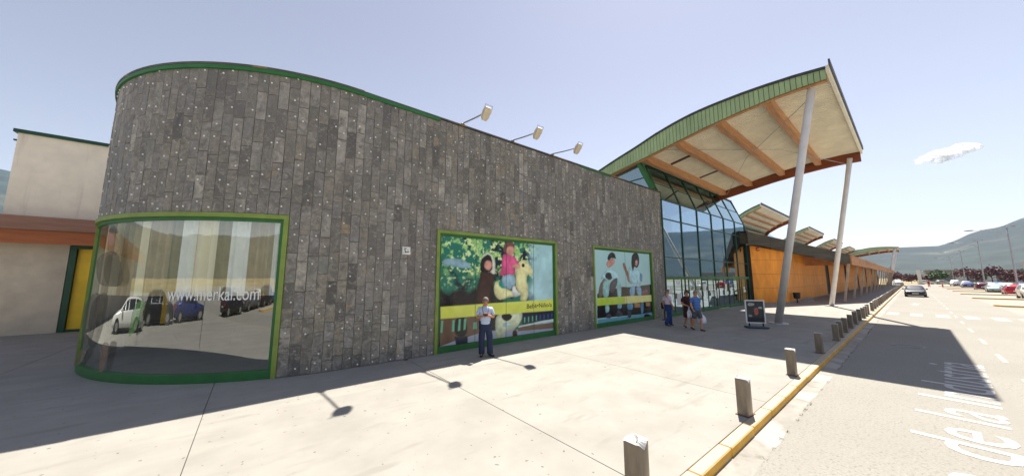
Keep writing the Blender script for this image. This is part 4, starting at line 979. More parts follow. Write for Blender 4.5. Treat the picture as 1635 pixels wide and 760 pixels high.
# street lamps beside the road
def lamp_at(root):
    MB().tube([(0, 0, 0), (0, 0, .5), (0, 0, 8.4), (0, 0, 10.0)], [.14, .12, .075, .06], 10).build('pole', M_steel, root, True)
    MB().tube([(0, 0, 8.6), (0, .5, 9.1), (0, 1.2, 9.55), (0, 2.2, 9.75), (0, 3.0, 9.75)], .045, 8).build('arm', M_steel, root, True)
    h = MB().loft([[(-.10, 2.9, 9.70), (.10, 2.9, 9.70), (.08, 2.9, 9.82), (-.08, 2.9, 9.82)], [(-.16, 3.3, 9.69), (.16, 3.3, 9.69), (.12, 3.3, 9.84), (-.12, 3.3, 9.84)], [(-.11, 3.75, 9.71), (.11, 3.75, 9.71), (.08, 3.75, 9.79), (-.08, 3.75, 9.79)]]).build('lantern', mat('lantern_grey', (.22, .24, .24), .4), root)
    MB().box(-.10, .10, 3.05, 3.6, 9.675, 9.688).build('lens', M_lens, h)
    MB().tube([(0, 0, 10.0), (0, -.4, 10.1)], .03, 6).build('bracket', M_steel, root)
    for y in (-.55, .25):
        MB().cham(-.16, .16, y - .18, y + .18, 10.0, 10.14, .03).build('floodlight', mat('lantern_grey', (.22, .24, .24), .4), root)
l0 = None
for i, (x, y, lab) in enumerate(((87.6, -9.5, 'tall street lamp with a long arm, nearest and rightmost in the car park'), (116, -9.0, 'second street lamp with a long arm, above the teal parked car'), (158, -9.2, 'third street lamp, in front of the big purple tree'),
                                 (205, -9.4, 'faint far street lamp left of the third lamp'), (130, -26, 'faint far street lamp deep in the car park'), (30, -24, 'street lamp in the car park across the road from the entrance'), (-10, -24, 'street lamp in the car park behind the viewpoint'))):
    if l0 is None:
        l0 = thing('street_lamp', lab, 'street lamp', (x, y, 0), 0, 'street lamps in the car park'); lamp_at(l0); remember(l0)
    else: dup(l0, (x, y, 0), 0, lab)

# ================================================================== VEHICLES
M_tyre = mat('tyre_rubber', (0.02, 0.02, 0.02), .85); M_rim = mat('wheel_alloy', (.5, .5, .5), .35, .8)
M_cglass = glass('car_glass', (0.10, 0.12, 0.13), 0.10)
M_cdark = mat('car_trim_black', (0.015, 0.015, 0.016), .6)
M_head = mat('headlamp_lens', (.75, .77, .78), .15); M_tail = mat('tail_lamp_red', lin(150, 12, 14), .25); M_plate = mat('number_plate', (.75, .75, .72), .5)
def paint(name, rgb):
    m = mat('paint_' + name, lin(*rgb), .32, .15, var=.02)
    m.node_tree.nodes['Principled BSDF'].inputs['Coat Weight'].default_value = .4
    m.node_tree.nodes['Principled BSDF'].inputs['Coat Roughness'].default_value = .06
    return m
PROFILE = {   # x from the nose backwards: (x, top height, belt height)
    'hatch': [(0, .55, .55), (.08, .72, .70), (.5, .86, .82), (1.05, .97, .90), (1.75, 1.40, .93), (2.15, 1.50, .95), (3.0, 1.50, .97), (3.6, 1.42, 1.0), (3.95, 1.05, .98), (4.1, .80, .78), (4.15, .55, .55)],
    'saloon': [(0, .52, .52), (.08, .68, .66), (.6, .83, .80), (1.25, .94, .88), (2.0, 1.36, .91), (2.4, 1.44, .93), (3.1, 1.42, .95), (3.75, 1.08, .97), (4.35, 1.0, .95), (4.5, .80, .78), (4.55, .52, .52)],
    'suv': [(0, .65, .65), (.08, .85, .82), (.5, 1.02, .98), (1.1, 1.10, 1.02), (1.75, 1.60, 1.05), (2.15, 1.72, 1.07), (3.4, 1.72, 1.08), (3.95, 1.62, 1.10), (4.2, 1.15, 1.08), (4.3, .88, .86), (4.34, .62, .62)],
}
def car(kind, pm, label, loc, rz, group):
    P = PROFILE[kind]; Lc = P[-1][0]; hw = .88 if kind != 'suv' else .93
    root = thing('car', label, 'car', loc, rz, group)
    # local: x along the length with the nose at -x, centred
    def half(x): 
        t = x / Lc; return hw * (1 - .16 * max(0, (.18 - t) / .18) ** 2 - .10 * max(0, (t - .85) / .15) ** 2)
    secs = []
    for x, zt, zb in P:
        w = half(x); zb = min(zb, zt); cab = max(0.0, zt - zb); tw = w - .30 * min(1, cab / .5)
        ring = [(w * .86, .24), (w * .98, .30), (w, .52), (w * .985, zb - .04), (w * .955, zb), (tw + .04 if cab > .2 else w * .93, zt - .05 if cab > .2 else zt - .01), (tw - .12, zt), (tw * .45, zt + .012)]
        secs.append([(x - Lc / 2, -a, b) for a, b in ring] + [(x - Lc / 2, a, b) for a, b in ring[::-1]])
    body = MB().loft(secs).build('body', pm, root, True)
    me = body.data
    # glass: strips laid just proud of the cabin skin
    def pt(i, k, s, off=.006):
        v = Vector(secs[i][k]); return Vector((v.x, v.y * (1 + off / max(.3, abs(v.y))) , v.z)) if s else v
    cab_i = [i for i, (x, zt, zb) in enumerate(P) if zt - min(zb, zt) > .3]
    i0, i1 = cab_i[0], cab_i[-1]
    for side in (0, 1):
        kb, kt = (4, 5) if side == 0 else (11, 10)
        for a_ in range(i0, i1):
            A = [Vector(secs[a_][kb]), Vector(secs[a_ + 1][kb]), Vector(secs[a_ + 1][kt]), Vector(secs[a_][kt])]
            ce = sum(A, Vector()) / 4; o_ = Vector((0, -.012 if side == 0 else .012, .004))
            A = [ce + (v - ce) * .90 + o_ for v in A]
            MB().add(A, [(0, 1, 2, 3)]).build('side_window', M_cglass, root)
        # quarter lights towards windscreen and tail
        for ia, ib in ((i0 - 1, i0), (i1 + 1, i1)):
            A = [Vector(secs[ia][kb]), Vector(secs[ib][kb]), Vector(secs[ib][kt])]; ce = sum(A, Vector()) / 3; o_ = Vector((0, -.014 if side == 0 else .014, .004))
            MB().add([ce + (v - ce) * .8 + o_ for v in A], [(0, 1, 2)]).build('side_window', M_cglass, root)
    for ia, ib, nm in ((i0 - 1, i0, 'windscreen'), (i1 + 1, i1, 'rear_window')):
        A = [Vector(secs[ia][5]), Vector(secs[ib][5]), Vector(secs[ib][10]), Vector(secs[ia][10])]; ce = sum(A, Vector()) / 4
        n_ = (A[1] - A[0]).cross(A[2] - A[1]).normalized(); n_ = n_ if n_.z > 0 else -n_
        MB().add([ce + (v - ce) * .92 + n_ * .022 for v in A], [(0, 1, 2, 3)]).build(nm, M_cglass, root)
    wr = .31 if kind != 'suv' else .35
    for x in (.78, Lc - .80):
        for s in (-1, 1):
            y0 = s * (half(x) - .19); y1 = s * (half(x) + .012)
            wx = x - Lc / 2
            MB().tube([(wx, y0 * .98, wr), (wx, y1 - s * .006, wr)], wr + .055, 20).build('wheel_arch', M_cdark, root)
            w = MB().tube([(wx, y0, wr), (wx, y1, wr)], wr, 20).build('wheel', M_tyre, root)
            MB().tube([(wx, y1 - s * .05, wr), (wx, y1 + s * .006, wr)], wr * .64, 16).build('rim', M_rim, w)
    xf = -Lc / 2; xr = Lc / 2; hz = P[1][1] - .10
    for s in (-1, 1):
        MB().loft([[(xf + .03, s * .45, hz - .05), (xf + .03, s * .45, hz + .05), (xf + .10, s * .45, hz + .08)], [(xf + .16, s * .74, hz - .05), (xf + .16, s * .74, hz + .07), (xf + .26, s * .74, hz + .10)]]).build('headlight', M_head, root)
        MB().cham(xr - .14, xr + .012, s * .70 - .11, s * .70 + .11, P[-2][2] - .12, P[-2][2] + .14, .02).build('tail_light', M_tail, root)
        wx = P[i0 - 1][0] - Lc / 2 + .25
        MB().cham(wx, wx + .16, s * (hw + .08) - .09, s * (hw + .08) + .09, P[i0 - 1][2] + .02, P[i0 - 1][2] + .17, .03).build('wing_mirror', pm, root)
    MB().cham(xf - .008, xf + .10, -.48, .48, .36, hz - .14, .015).build('grille', M_cdark, root)
    MB().box(xf - .022, xf - .009, -.26, .26, .40, .50).build('number_plate', M_plate, root)
    MB().box(xr + .001, xr + .012, -.26, .26, .55, .66).build('number_plate', M_plate, root)
    MB().box(-Lc * .42, Lc * .42, -.7, .7, .18, .26).build('underbody', M_cdark, root)
    return root
PA = {k: paint(k, v) for k, v in dict(black=(22, 24, 34), white=(226, 226, 222), beige=(206, 198, 178), red=(176, 20, 40), teal=(146, 164, 160), navy=(30, 50, 110), maroon=(84, 22, 40), silver=(176, 180, 182), grey=(92, 96, 100), blue=(70, 110, 160)).items()}
car('saloon', PA['black'], 'dark car driving towards the camera on the road', (67.6, 0.02, 0), 0, 'moving traffic')
GP = 'cars parked in the bays'
row = [('suv', 'beige', (69.8, -8.45), 'beige car cut off by the right edge of the picture'), ('hatch', 'red', (84.0, -8.75), 'red car parked next to the beige one at the right edge'), ('saloon', 'teal', (97.5, -8.45), 'grey-green car parked left of the red one'),
       ('hatch', 'maroon', (114.5, -8.5), 'maroon car parked left of the grey-green one'), ('saloon', 'white', (120.5, -9.8), 'white car parked behind the maroon one'), ('saloon', 'navy', (136, -8.2), 'dark blue car in the far bays left of the maroon one'),
       ('hatch', 'white', (142.5, -8.4), 'white car parked behind the far dark blue one'), ('hatch', 'black', (156, -7.9), 'black car in the farthest bay'), ('suv', 'white', (162, -7.6), 'white car farthest away in the bays'),
       ('suv', 'navy', (91.5, -10.4), 'dark blue car showing above the red car roof'), ('hatch', 'white', (105, -10.2), 'white car showing behind the grey-green one'), ('saloon', 'blue', (127, -11.5), 'pale blue car far back behind the maroon one')]
flip = {1, 3, 5}
for i, (k, c, (x, y), lab) in enumerate(row): car(k, PA[c], lab, (x, y, 0), R(180) if i in flip else R(random.uniform(-2, 2)), GP)
# bays across the road from the shop, mirrored in the shop windows
back = [('suv', 'white', (29.5, -19.5)), ('hatch', 'grey', (29.3, -22.3)), ('saloon', 'silver', (14.5, -16.5)), ('hatch', 'navy', (14.2, -19.3)), ('suv', 'black', (-1, -16.2)), ('hatch', 'silver', (-1.4, -19)), ('saloon', 'maroon', (-2, -22)),
        ('hatch', 'white', (-17.0, -9.3)), ('saloon', 'black', (-17.6, -12.2)), ('suv', 'navy', (-17.2, -15.0)), ('hatch', 'black', (-31, -9)), ('saloon', 'silver', (-31.5, -12)), ('suv', 'grey', (45, -20)), ('hatch', 'red', (45, -22.8))]
curve = [('hatch', 'white', (-11.8, 15.2), 248), ('suv', 'black', (-15.0, 11.2), 94), ('saloon', 'navy', (-15.4, 6.6), 88), ('hatch', 'black', (-15.2, -1.2), 92), ('saloon', 'grey', (-15.4, -6.4), 90), ('hatch', 'black', (-15, -11.0), 93)]
for i, (k, c, (x, y), a) in enumerate(curve): car(k, PA[c], '%s car mirrored in the curved shop window, %s from the left end of that row' % (c, ORD[i]), (x, y, GZ if y > 4 else 0), R(a), 'cars mirrored in the curved window')
wh = ['first', 'second', 'third', 'fourth', 'fifth', 'sixth', 'seventh', 'eighth', 'ninth', 'tenth', 'eleventh', 'twelfth', 'thirteenth', 'fourteenth']
for i, (k, c, (x, y)) in enumerate(back): car(k, PA[c], '%s car across the road mirrored in the glass, %s of that row' % (c, wh[i]), (x, y, 0), R(180) if i % 3 == 0 else 0, 'parked cars mirrored in the windows')

# kerbed islands between the bays
M_isl = mat('island_concrete', (.42, .39, .33), .85, var=.08, scale=1)
for i, x in enumerate((50.0, 66.3, 81.2, 96.6, 112, 129, 147, 34, 19, 3.5, -12, -27)):
    y0 = -4.9 if i < 7 else -6.5
    o = thing('parking_island', ['kerbed yellow-edged island nearest in the car park', 'second kerbed island between the parking bays', 'third kerbed island between the parking bays', 'fourth kerbed island between the parking bays', 'fifth kerbed island between the parking bays', 'sixth kerbed island between the parking bays', 'farthest kerbed island between the parking bays'][i] if i < 7 else
              'parking island across the road mirrored in the glass, %s of that row' % wh[i - 7], 'traffic island', (x, y0, 0), 0, 'islands between parking bays')
    plan = [(math.cos(a) * .8, math.sin(a) * .8) for a in [math.pi * k / 10 for k in range(11)]]
    ring = [(a, b, 0) for a, b in plan] + [(-.8, -26, 0), (.8, -26, 0)]
    MB().prism([(a, b, .001) for a, b, c in ring], (0, 0, .13)).build('kerb_edge', M_kerb, o)
    MB().prism([(a * .82, b * .82 if b > 0 else b + .15, .13) for a, b, c in ring], (0, 0, .012)).build('infill', M_isl, o)

# ================================================================== FAR BACKGROUND
M_shed = mat('far_shed_cladding', (.23, .22, .21), .7, var=.06, scale=.3); M_shed2 = mat('far_shed_pale', (.6, .6, .58), .7, var=.05)
fs = thing('far_warehouse', 'long low grey warehouse on the horizon behind the purple trees', 'warehouse', (300, -45, 0))
keep(MB().box(300, 340, -95, -4.5, -.1, 6.3).build('wall', M_shed, fs), fs)
keep(MB().box(299.6, 340.4, -95.4, -4.1, 6.31, 6.7).build('roof', mat('far_shed_roof', (.34, .33, .32), .6), fs), fs)
for k in range(9): keep(MB().box(299.8, 299.99, -90 + k * 9, -86.5 + k * 9, 0, 3.4).build('door', M_shed2, fs), fs)
ws = thing('white_shed', 'long white shed across the car park mirrored in the entrance glass', 'warehouse', (60, -95, 0))
keep(MB().box(-10, 130, -110, -95, 0, 5.2).build('wall', M_shed2, ws), ws)
keep(MB().box(-10.5, 130.5, -110.5, -94.5, 5.21, 5.8).build('roof', M_shed, ws), ws)
for k in range(12): keep(MB().box(-6 + k * 11, k * 11, -94.99, -94.9, 0, 3.2).build('door', M_dark, ws), ws)
mo = thing('totem_sign', 'pale leaning totem at the far end of the road', 'sign', (192, -1.6, 0))
MB().prism([(-.3, .45, 0), (.3, .45, 0), (.3, .75, 5.2), (-.3, .75, 5.2)], (0, -.9, 0)).build('panel', M_shed2, mo); MB().box(-.6, .6, -.8, .8, -.05, .15).build('base', M_conc, mo)
ob = thing('orange_sign', 'orange board on a post at the right edge of the car park', 'sign', (98, -12.0, 0))
MB().tube([(0, 0, 0), (0, 0, 5.2)], .06, 8).build('post', M_steel, ob); MB().cham(-.06, .06, -1.5, .5, 3.9, 5.1, .02).build('board', mat('sign_orange', lin(226, 150, 40), .5), ob)
op = thing('marker_post', 'small orange marker post beside the far road', 'post', (140, -4.6, 0))
MB().tube([(0, 0, 0), (0, 0, 1.2), (0, 0, 1.3)], [.12, .12, .05], 8).build('post', mat('marker_orange', lin(190, 96, 40), .6), op); MB().tube([(0, 0, .8), (0, 0, .95)], .125, 8).build('band', M_paper, op)

# trees: trunk, limbs and a crown of many small leaf clumps
def tree(name, label, loc, h, rad, leaf_mat, group, seed, n=900, low=.25):
    rnd = random.Random(seed); root = thing(name, label, 'tree', loc, 0, group)
    tr = MB(); tr.tube([(0, 0, -.1), (.05, 0, h * .25), (-.03, .04, h * .45), (0, 0, h * .75)], [.05 * h * .5, .04 * h * .5, .03 * h * .5, .01 * h], 8)
    tips = []
    for k in range(9):
        a = k * 2.4 + rnd.random(); z = h * rnd.uniform(.28, .6); L_ = rad * rnd.uniform(.55, .95)
        e_ = Vector((math.cos(a) * L_, math.sin(a) * L_, min(h * .92, z + h * rnd.uniform(.1, .35)))); tips.append(e_)
        tr.tube([(0, 0, z), tuple(e_ * .5 + Vector((0, 0, z * .5))), tuple(e_)], [.012 * h, .008 * h, .003 * h], 5)
    tips.append(Vector((0, 0, h * .9)))
    tr.build('trunk', mat('bark', (.08, .06, .045), .9, var=.2), root)
    cr = MB(); q = []
    for k in range(n):
        c = tips[rnd.randrange(len(tips))]
        d = Vector((rnd.gauss(0, 1), rnd.gauss(0, 1), rnd.gauss(0, .7))) * rad * .26
        p = c + d
        if p.z < h * low: p.z = h * low + rnd.random() * .3
        s = rnd.uniform(.22, .42) * (rad / 3) ** .5
        u = Vector((rnd.gauss(0, 1), rnd.gauss(0, 1), rnd.gauss(0, 1))).normalized(); v = u.cross(Vector((rnd.gauss(0, 1), rnd.gauss(0, 1), rnd.gauss(0, 1)))).normalized()
        cr.add([p - u * s - v * s * .5, p + u * s - v * s * .6, p + u * s * .9 + v * s * .6, p - u * s * .7 + v * s * .7], [(0, 1, 2, 3)])
    stuff(cr.build('crown', leaf_mat, root))
    return root
M_plum = mat('plum_leaves', (.13, .045, .05), .7, var=.4, scale=.8, objvar=.45); M_glf = mat('green_leaves', (.055, .11, .025), .7, var=.3, scale=.8, objvar=.4); M_yl = mat('olive_leaves', (.10, .085, .035), .7, var=.3, scale=.8, objvar=.4)
for i, (nm, lab, x, y, h, r_, m_) in enumerate((
    ('plum_tree', 'wide purple-leaved tree behind the far white cars', 215, -13.2, 6.2, 3.2, M_plum), ('plum_tree', 'purple-leaved tree beside the third street lamp', 222, -19.0, 6.4, 3.0, M_plum),
    ('plum_tree', 'purple-leaved tree above the red parked car', 212, -22.6, 4.6, 2.8, M_plum), ('plum_tree', 'purple-leaved tree at the right edge of the picture', 205, -26.5, 4.8, 3.0, M_plum),
    ('plum_tree', 'low purple-leaved tree just past the gallery columns', 205, 4.2, 4.2, 2.4, M_plum), ('plum_tree', 'low purple-leaved tree left of the pale totem', 225, 0.6, 3.6, 2.6, M_plum), ('plum_tree', 'low purple-leaved tree right of the pale totem', 230, -3.2, 3.4, 2.6, M_plum),
    ('green_tree', 'small bright green tree at the end of the road', 205, -6.3, 5.0, 2.1, M_glf), ('olive_tree', 'yellow-green thin tree between the purple ones', 218, -16.4, 4.6, 1.6, M_yl), ('olive_tree', 'yellow-green thin tree behind the red parked car', 214, -24.4, 4.8, 1.8, M_yl))):
    tree(nm, lab, (x, y, -.06), h, r_, m_, 'trees at the end of the road', 40 + i, n=520)
# parked vehicles far past the road end
car('hatch', PA['white'], 'white car parked far away beyond the end of the road', (196, -2.9, -.05), R(90), 'cars at the far end')
car('hatch', PA['silver'], 'silver car parked far away below the green tree', (196, -6.8, -.05), R(90), 'cars at the far end')
car('suv', PA['silver'], 'pale car standing at the far end of the bollard row', (171, 3.4, 0), R(10), 'cars at the far end')
mh_ = thing('manhole_cover', 'round iron manhole cover in the lane inside the canopy shadow', 'manhole', (18.6, 0.35, 0))
MB().tube([(0, 0, -.02), (0, 0, .006)], .33, 24).build('lid', mat('cast_iron', (.13, .125, .12), .6, .3, var=.2, scale=12), mh_)
MB().loft([[(r_ * math.cos(2*math.pi*k/24), r_ * math.sin(2*math.pi*k/24), z) for k in range(24)] for r_, z in ((.34, .003), (.40, .003), (.40, .008), (.34, .008))], caps=False).build('ring', M_gut, mh_)

# weeds in the crack between gutter and asphalt
wd = MB(); rnd = random.Random(11)
for k in range(70):
    x = rnd.uniform(2, 30); n_ = rnd.randint(4, 10); s_ = rnd.uniform(.5, 1.0)
    for q in range(n_):
        a = rnd.uniform(0, 6.28); L_ = rnd.uniform(.015, .05) * s_; bx, by = x + rnd.uniform(-.05, .05), 1.49 + rnd.uniform(-.02, .025)
        wd.add([(bx - .004 * math.sin(a), by + .004 * math.cos(a), 0.002), (bx + .004 * math.sin(a), by - .004 * math.cos(a), 0.002), (bx + L_ * math.cos(a), by + L_ * math.sin(a), rnd.uniform(.012, .035))], [(0, 1, 2)])
o = stuff(wd.build('weeds', mat('weed_green', (.11, .115, .045), .9, var=.3, scale=30))); o['label'] = 'sparse weeds in the crack between gutter and asphalt'; o['category'] = 'weeds'

# ================================================================== PEOPLE
def skin_mesh(name, V, E, rad, root_i, m, levels=2):
    """grow one continuous surface round a skeleton (Skin + Subdivision, baked to a mesh)"""
    me = bpy.data.meshes.new(name); me.from_pydata([tuple(v) for v in V], E, [])
    o = bpy.data.objects.new(name, me); COL.objects.link(o)
    md = o.modifiers.new('s', 'SKIN'); md.use_smooth_shade = True; md.branch_smoothing = 0.6
    for i, sv in enumerate(me.skin_vertices[0].data):
        r_ = rad[i]; sv.radius = r_ if isinstance(r_, tuple) else (r_, r_); sv.use_root = (i == root_i)
    sb = o.modifiers.new('d', 'SUBSURF'); sb.levels = levels; sb.render_levels = levels
    bpy.context.view_layer.update()
    out = bpy.data.meshes.new_from_object(o.evaluated_get(bpy.context.evaluated_depsgraph_get()))
    bpy.data.objects.remove(o); bpy.data.meshes.remove(me)
    out.name = name; out.materials.clear(); out.materials.append(m)
    for p in out.polygons: p.use_smooth = True
    return out
M_skin = mat('skin', lin(196, 138, 108), .55, var=.04, scale=12)
def lerp(a, b, t): return Vector(a) + (Vector(b) - Vector(a)) * t
def person(label, loc, rz, J, cfg):
    """J: joint positions (local, facing -y, feet on z = 0); cfg: clothing"""
    root = thing('person', label, 'person', loc, rz)
    J = {k: Vector(v) for k, v in J.items()}
    V = []; E = []; Rd = []
    def av(p, r_, parent=None):
        V.append(Vector(p)); Rd.append(r_)
        if parent is not None: E.append((parent, len(V) - 1))
        return len(V) - 1
    pel = av(J['pelvis'], (.115, .085)); sp = av(lerp(J['pelvis'], J['chest'], .5), (.125, .095), pel); ch = av(J['chest'], (.15, .11), sp)
    nb = av(lerp(J['chest'], J['neck'], .75), (.10, .085), ch); nk = av(J['neck'], .055, nb)
    hd = J['head']; up = (hd - J['neck']).normalized(); fwd = J['face']
    c1 = av(hd - up * .05 + fwd * .012, (.064, .075), nk); c2 = av(hd + up * .02, (.076, .088), c1); c3 = av(hd + up * .085 - fwd * .008, (.068, .078), c2); av(hd + up * .118 - fwd * .008, (.035, .04), c3)
    hand_data = {}
    for s, S in (('l', 1), ('r', -1)):
        sh = av(J['sh_' + s], .058, ch); um = av(lerp(J['sh_' + s], J['el_' + s], .5), .047, sh); el = av(J['el_' + s], .040, um)
        fm = av(lerp(J['el_' + s], J['wr_' + s], .4), .038, el); wr = av(J['wr_' + s], (.026, .026), fm)
        hdv = (J['hand_' + s] - J['wr_' + s]).normalized()
        side = hdv.cross(J['palm_' + s]).normalized()
        pa = av(J['wr_' + s] + hdv * .055, (.032, .02), wr)
        for k, (o_, L_) in enumerate(((-.030, .062), (-.010, .072), (.010, .068), (.030, .052))):
            b_ = J['wr_' + s] + hdv * .085 + side * o_
            f1 = av(b_, .0095, pa); f2 = av(b_ + hdv * L_ * .55 + J['palm_' + s] * .016, .0088, f1); av(b_ + hdv * L_ * .85 + J['palm_' + s] * .042, .0078, f2)
        t1 = av(J['wr_' + s] + hdv * .04 - side * .038 + J['palm_' + s] * .012, .011, pa); av(J['wr_' + s] + hdv * .075 - side * .055 + J['palm_' + s] * .028, .0095, t1)
        hp = av(J['hip_' + s], (.075, .078), pel); th = av(lerp(J['hip_' + s], J['kn_' + s], .5), .072, hp); kn = av(J['kn_' + s], .055, th)
        cf = av(lerp(J['kn_' + s], J['an_' + s], .35), .054, kn); an_ = av(J['an_' + s], .038, cf)
        he = J['an_' + s]; td = J['toe_' + s]
        m1 = av(lerp(he, td, .45) + Vector((0, 0, .0)), (.04, .032), an_); av(td, (.036, .02), m1)
    body = link('body', skin_mesh('body', V, E, Rd, 0, M_skin, 2), root)
    def cloth(nm, chains, m, rooti=0, lv=2):
        VV = []; EE = []; RR = []; idx = {}
        for chn in chains:
            prev = None
            for key, p, r_ in chn:
                if key in idx: i = idx[key]
                else:
                    VV.append(Vector(p)); RR.append(r_); i = idx[key] = len(VV) - 1
                if prev is not None and prev != i: EE.append((prev, i))
                prev = i
        return link(nm, skin_mesh(nm, VV, EE, RR, rooti, m, lv), root)
    top = J['pelvis'] + Vector((0, 0, cfg.get('waist', .06)))
    bulk = cfg.get('bulk', 1.0); bl = cfg.get('belly', 0.0)
    ch_ = [[('a', J['chest'], (.175 * bulk, .130 * bulk)), ('b', lerp(J['pelvis'], J['chest'], .5) - J['yf'] * 0 + J['fwd'] * bl, (.162 * bulk, .132 * bulk + bl)), ('c', top + J['fwd'] * bl * .8, (.165 * bulk, .128 * bulk + bl * .8)), ('c2', top + Vector((0, 0, -.10)), (.165 * bulk, .128 * bulk))],
           [('a', 0, 0), ('n', lerp(J['chest'], J['neck'], .72), (.115, .095)), ('n2', lerp(J['chest'], J['neck'], .92), (.072, .07))]]
    for s in 'lr':
        ch_.append([('a', 0, 0), ('s' + s, J['sh_' + s], .078 * bulk), ('u' + s, lerp(J['sh_' + s], J['el_' + s], .45), .070), ('v' + s, lerp(J['sh_' + s], J['el_' + s], .80), .068)])
    cloth('shirt' if cfg.get('kind') != 'dress' else 'dress_top', ch_, cfg['shirt'])
    if cfg.get('kind') == 'dress':
        rings = []
        hem = (J['kn_l'] + J['kn_r']) / 2 + Vector((0, 0, .03))
        for t, rx, ry in ((0, .155, .12), (.25, .175, .14), (.6, .20, .16), (1, .215, .17), (.97, .19, .15), (.6, .17, .13)):
            c = lerp(top, hem, t); rings.append([(c.x + rx * math.cos(2*math.pi*k/22) * (1 + .03 * math.sin(k * 2.7) * t), c.y + ry * math.sin(2*math.pi*k/22) * (1 + .04 * math.cos(k * 1.9) * t), c.z) for k in range(22)])
        MB().loft(rings, caps=False).build('skirt', cfg['shirt'], root, True)
    else:
        end = cfg.get('leg_end', .93); wl = cfg.get('leg_w', 1.0)
        tc = [[('w', top + Vector((0, 0, .015)), (.158 * bulk, .122 * bulk)), ('p', J['pelvis'] - Vector((0, 0, .02)), (.165, .13))]]
        for s in 'lr':
            k2 = lerp(J['hip_' + s], J['kn_' + s], .5)
            c = [('p', 0, 0), ('h' + s, J['hip_' + s] - Vector((0, 0, .06)), .105 * wl), ('t' + s, k2, .092 * wl)]
            if end > .6:
                c += [('k' + s, J['kn_' + s], .078 * wl), ('f' + s, lerp(J['kn_' + s], J['an_' + s], .5), .075 * wl), ('e' + s, lerp(J['kn_' + s], J['an_' + s], end), .080 * wl), ('g' + s, lerp(J['kn_' + s], J['an_' + s], end + .12), .080 * wl)]
            else: c += [('k' + s, lerp(k2, J['kn_' + s], .95), .10 * wl)]
            tc.append(c)
        cloth(cfg.get('legname', 'trousers'), tc, cfg['trousers'])
        hp_ = (J['hip_l'] + J['hip_r']) / 2
        seat = []
        for c, rx, ry in ((top + Vector((0, 0, .03)), .168 * bulk, .134 * bulk), (top - Vector((0, 0, .03)), .172 * bulk, .138 * bulk), (J['pelvis'] - Vector((0, 0, .03)), .192, .150), (hp_ - Vector((0, 0, .09)), .196 , .145), (hp_ - Vector((0, 0, .15)), .175, .12), (hp_ - Vector((0, 0, .19)), .12, .08)):
            seat.append([(c.x + rx * math.cos(2*math.pi*k/20), c.y + ry * math.sin(2*math.pi*k/20), c.z) for k in range(20)])
        MB().loft(seat).build('seat_of_' + cfg.get('legname', 'trousers'), cfg['trousers'], root, True)
        bw = MB().loft([[(top.x + rx * math.cos(2*math.pi*k/20), top.y + rx * .78 * math.sin(2*math.pi*k/20), top.z + dz) for k in range(20)] for rx, dz in ((.168 * bulk, .005), (.176 * bulk, .007), (.176 * bulk, .038), (.168 * bulk, .040))], caps=False)
        if cfg.get('belt'): bw.build('belt', cfg['belt'], root)
    for s in 'lr':
        a = J['an_' + s]; t = J['toe_' + s]; d = (t - a); d.z = 0; d.normalize()
        fl = min(a.z, t.z) - .0
        cloth('shoe', [[('h', a + Vector((0, 0, -.035)) - d * .045, (.042, .040)), ('a', a + Vector((0, 0, -.03)) + d * .02, (.047, .045)), ('m', lerp(a, t, .55) + Vector((0, 0, .0)), (.05, .034)), ('t', t + d * .02 + Vector((0, 0, .004)), (.044, .026))]], cfg['shoes'], 1)
    # hair: a cap over the back and top of the skull
    sd = up.cross(fwd).normalized(); hr = MB(); NU, NV = 20, 9; vv = []
    Lh = cfg.get('hair_len', 0.0)
    for i in range(NV + 1):
        for k in range(NU):
            ph = 2 * math.pi * k / NU; back = -math.cos(ph)      # +1 at the back
            lim = math.radians(62 + 48 * max(0, back) + 22 * abs(math.sin(ph)) + (10 if back < 0 else 0))
            th = lim * i / NV
            rr_ = 1.0 + (.06 if Lh else .03)
            p = hd + up * .028 + (fwd * math.cos(ph) * .100 + sd * math.sin(ph) * .090) * math.sin(th) * rr_ + up * .103 * math.cos(th) * rr_
            if i == NV and Lh and back > -.35: p = p - up * Lh * (0.5 + .5 * max(0, back)) - fwd * .0
            vv.append(p)
    hr.add(vv, [(i*NU+k, i*NU+(k+1) % NU, (i+1)*NU+(k+1) % NU, (i+1)*NU+k) for i in range(NV) for k in range(NU)])
    hr.build('hair', cfg['hair'], root, True)
    # face
    for s in (-1, 1):
        e_ = hd + up * .012 + fwd * .088 + sd * s * .031
        MB().loft([[e_ + fwd * z_ + (sd * math.cos(2*math.pi*k/8) * .013 + up * math.sin(2*math.pi*k/8) * .007) * q_ for k in range(8)] for z_, q_ in ((-.02, 1), (.0, 1), (.004, .5))]).build('eye', mat('eye_dark', (.03, .025, .02), .3), root)
        ea = hd + sd * s * .080 - fwd * .005
        MB().loft([[ea + sd * s * z_ + (fwd * math.cos(2*math.pi*k/10) * .018 + up * math.sin(2*math.pi*k/10) * .030) * q_ for k in range(10)] for z_, q_ in ((-.012, .7), (.004, 1), (.012, .8))]).build('ear', M_skin, root, True)
    nt_ = hd + fwd * .086
    MB().add([nt_ + up * .02, nt_ - up * .022 + sd * .016, nt_ - up * .022 - sd * .016, nt_ - up * .018 + fwd * .026, nt_ - up * .03], [(0, 1, 3), (0, 3, 2), (1, 4, 3), (4, 2, 3)]).build('nose', M_skin, root)
    mo_ = hd - up * .048 + fwd * .082
    MB().add([mo_ - sd * .024, mo_ + up * .006 + fwd * .006, mo_ + sd * .024, mo_ - up * .008 + fwd * .006], [(0, 1, 2, 3)]).build('mouth', mat('lips', lin(150, 80, 76), .5), root)
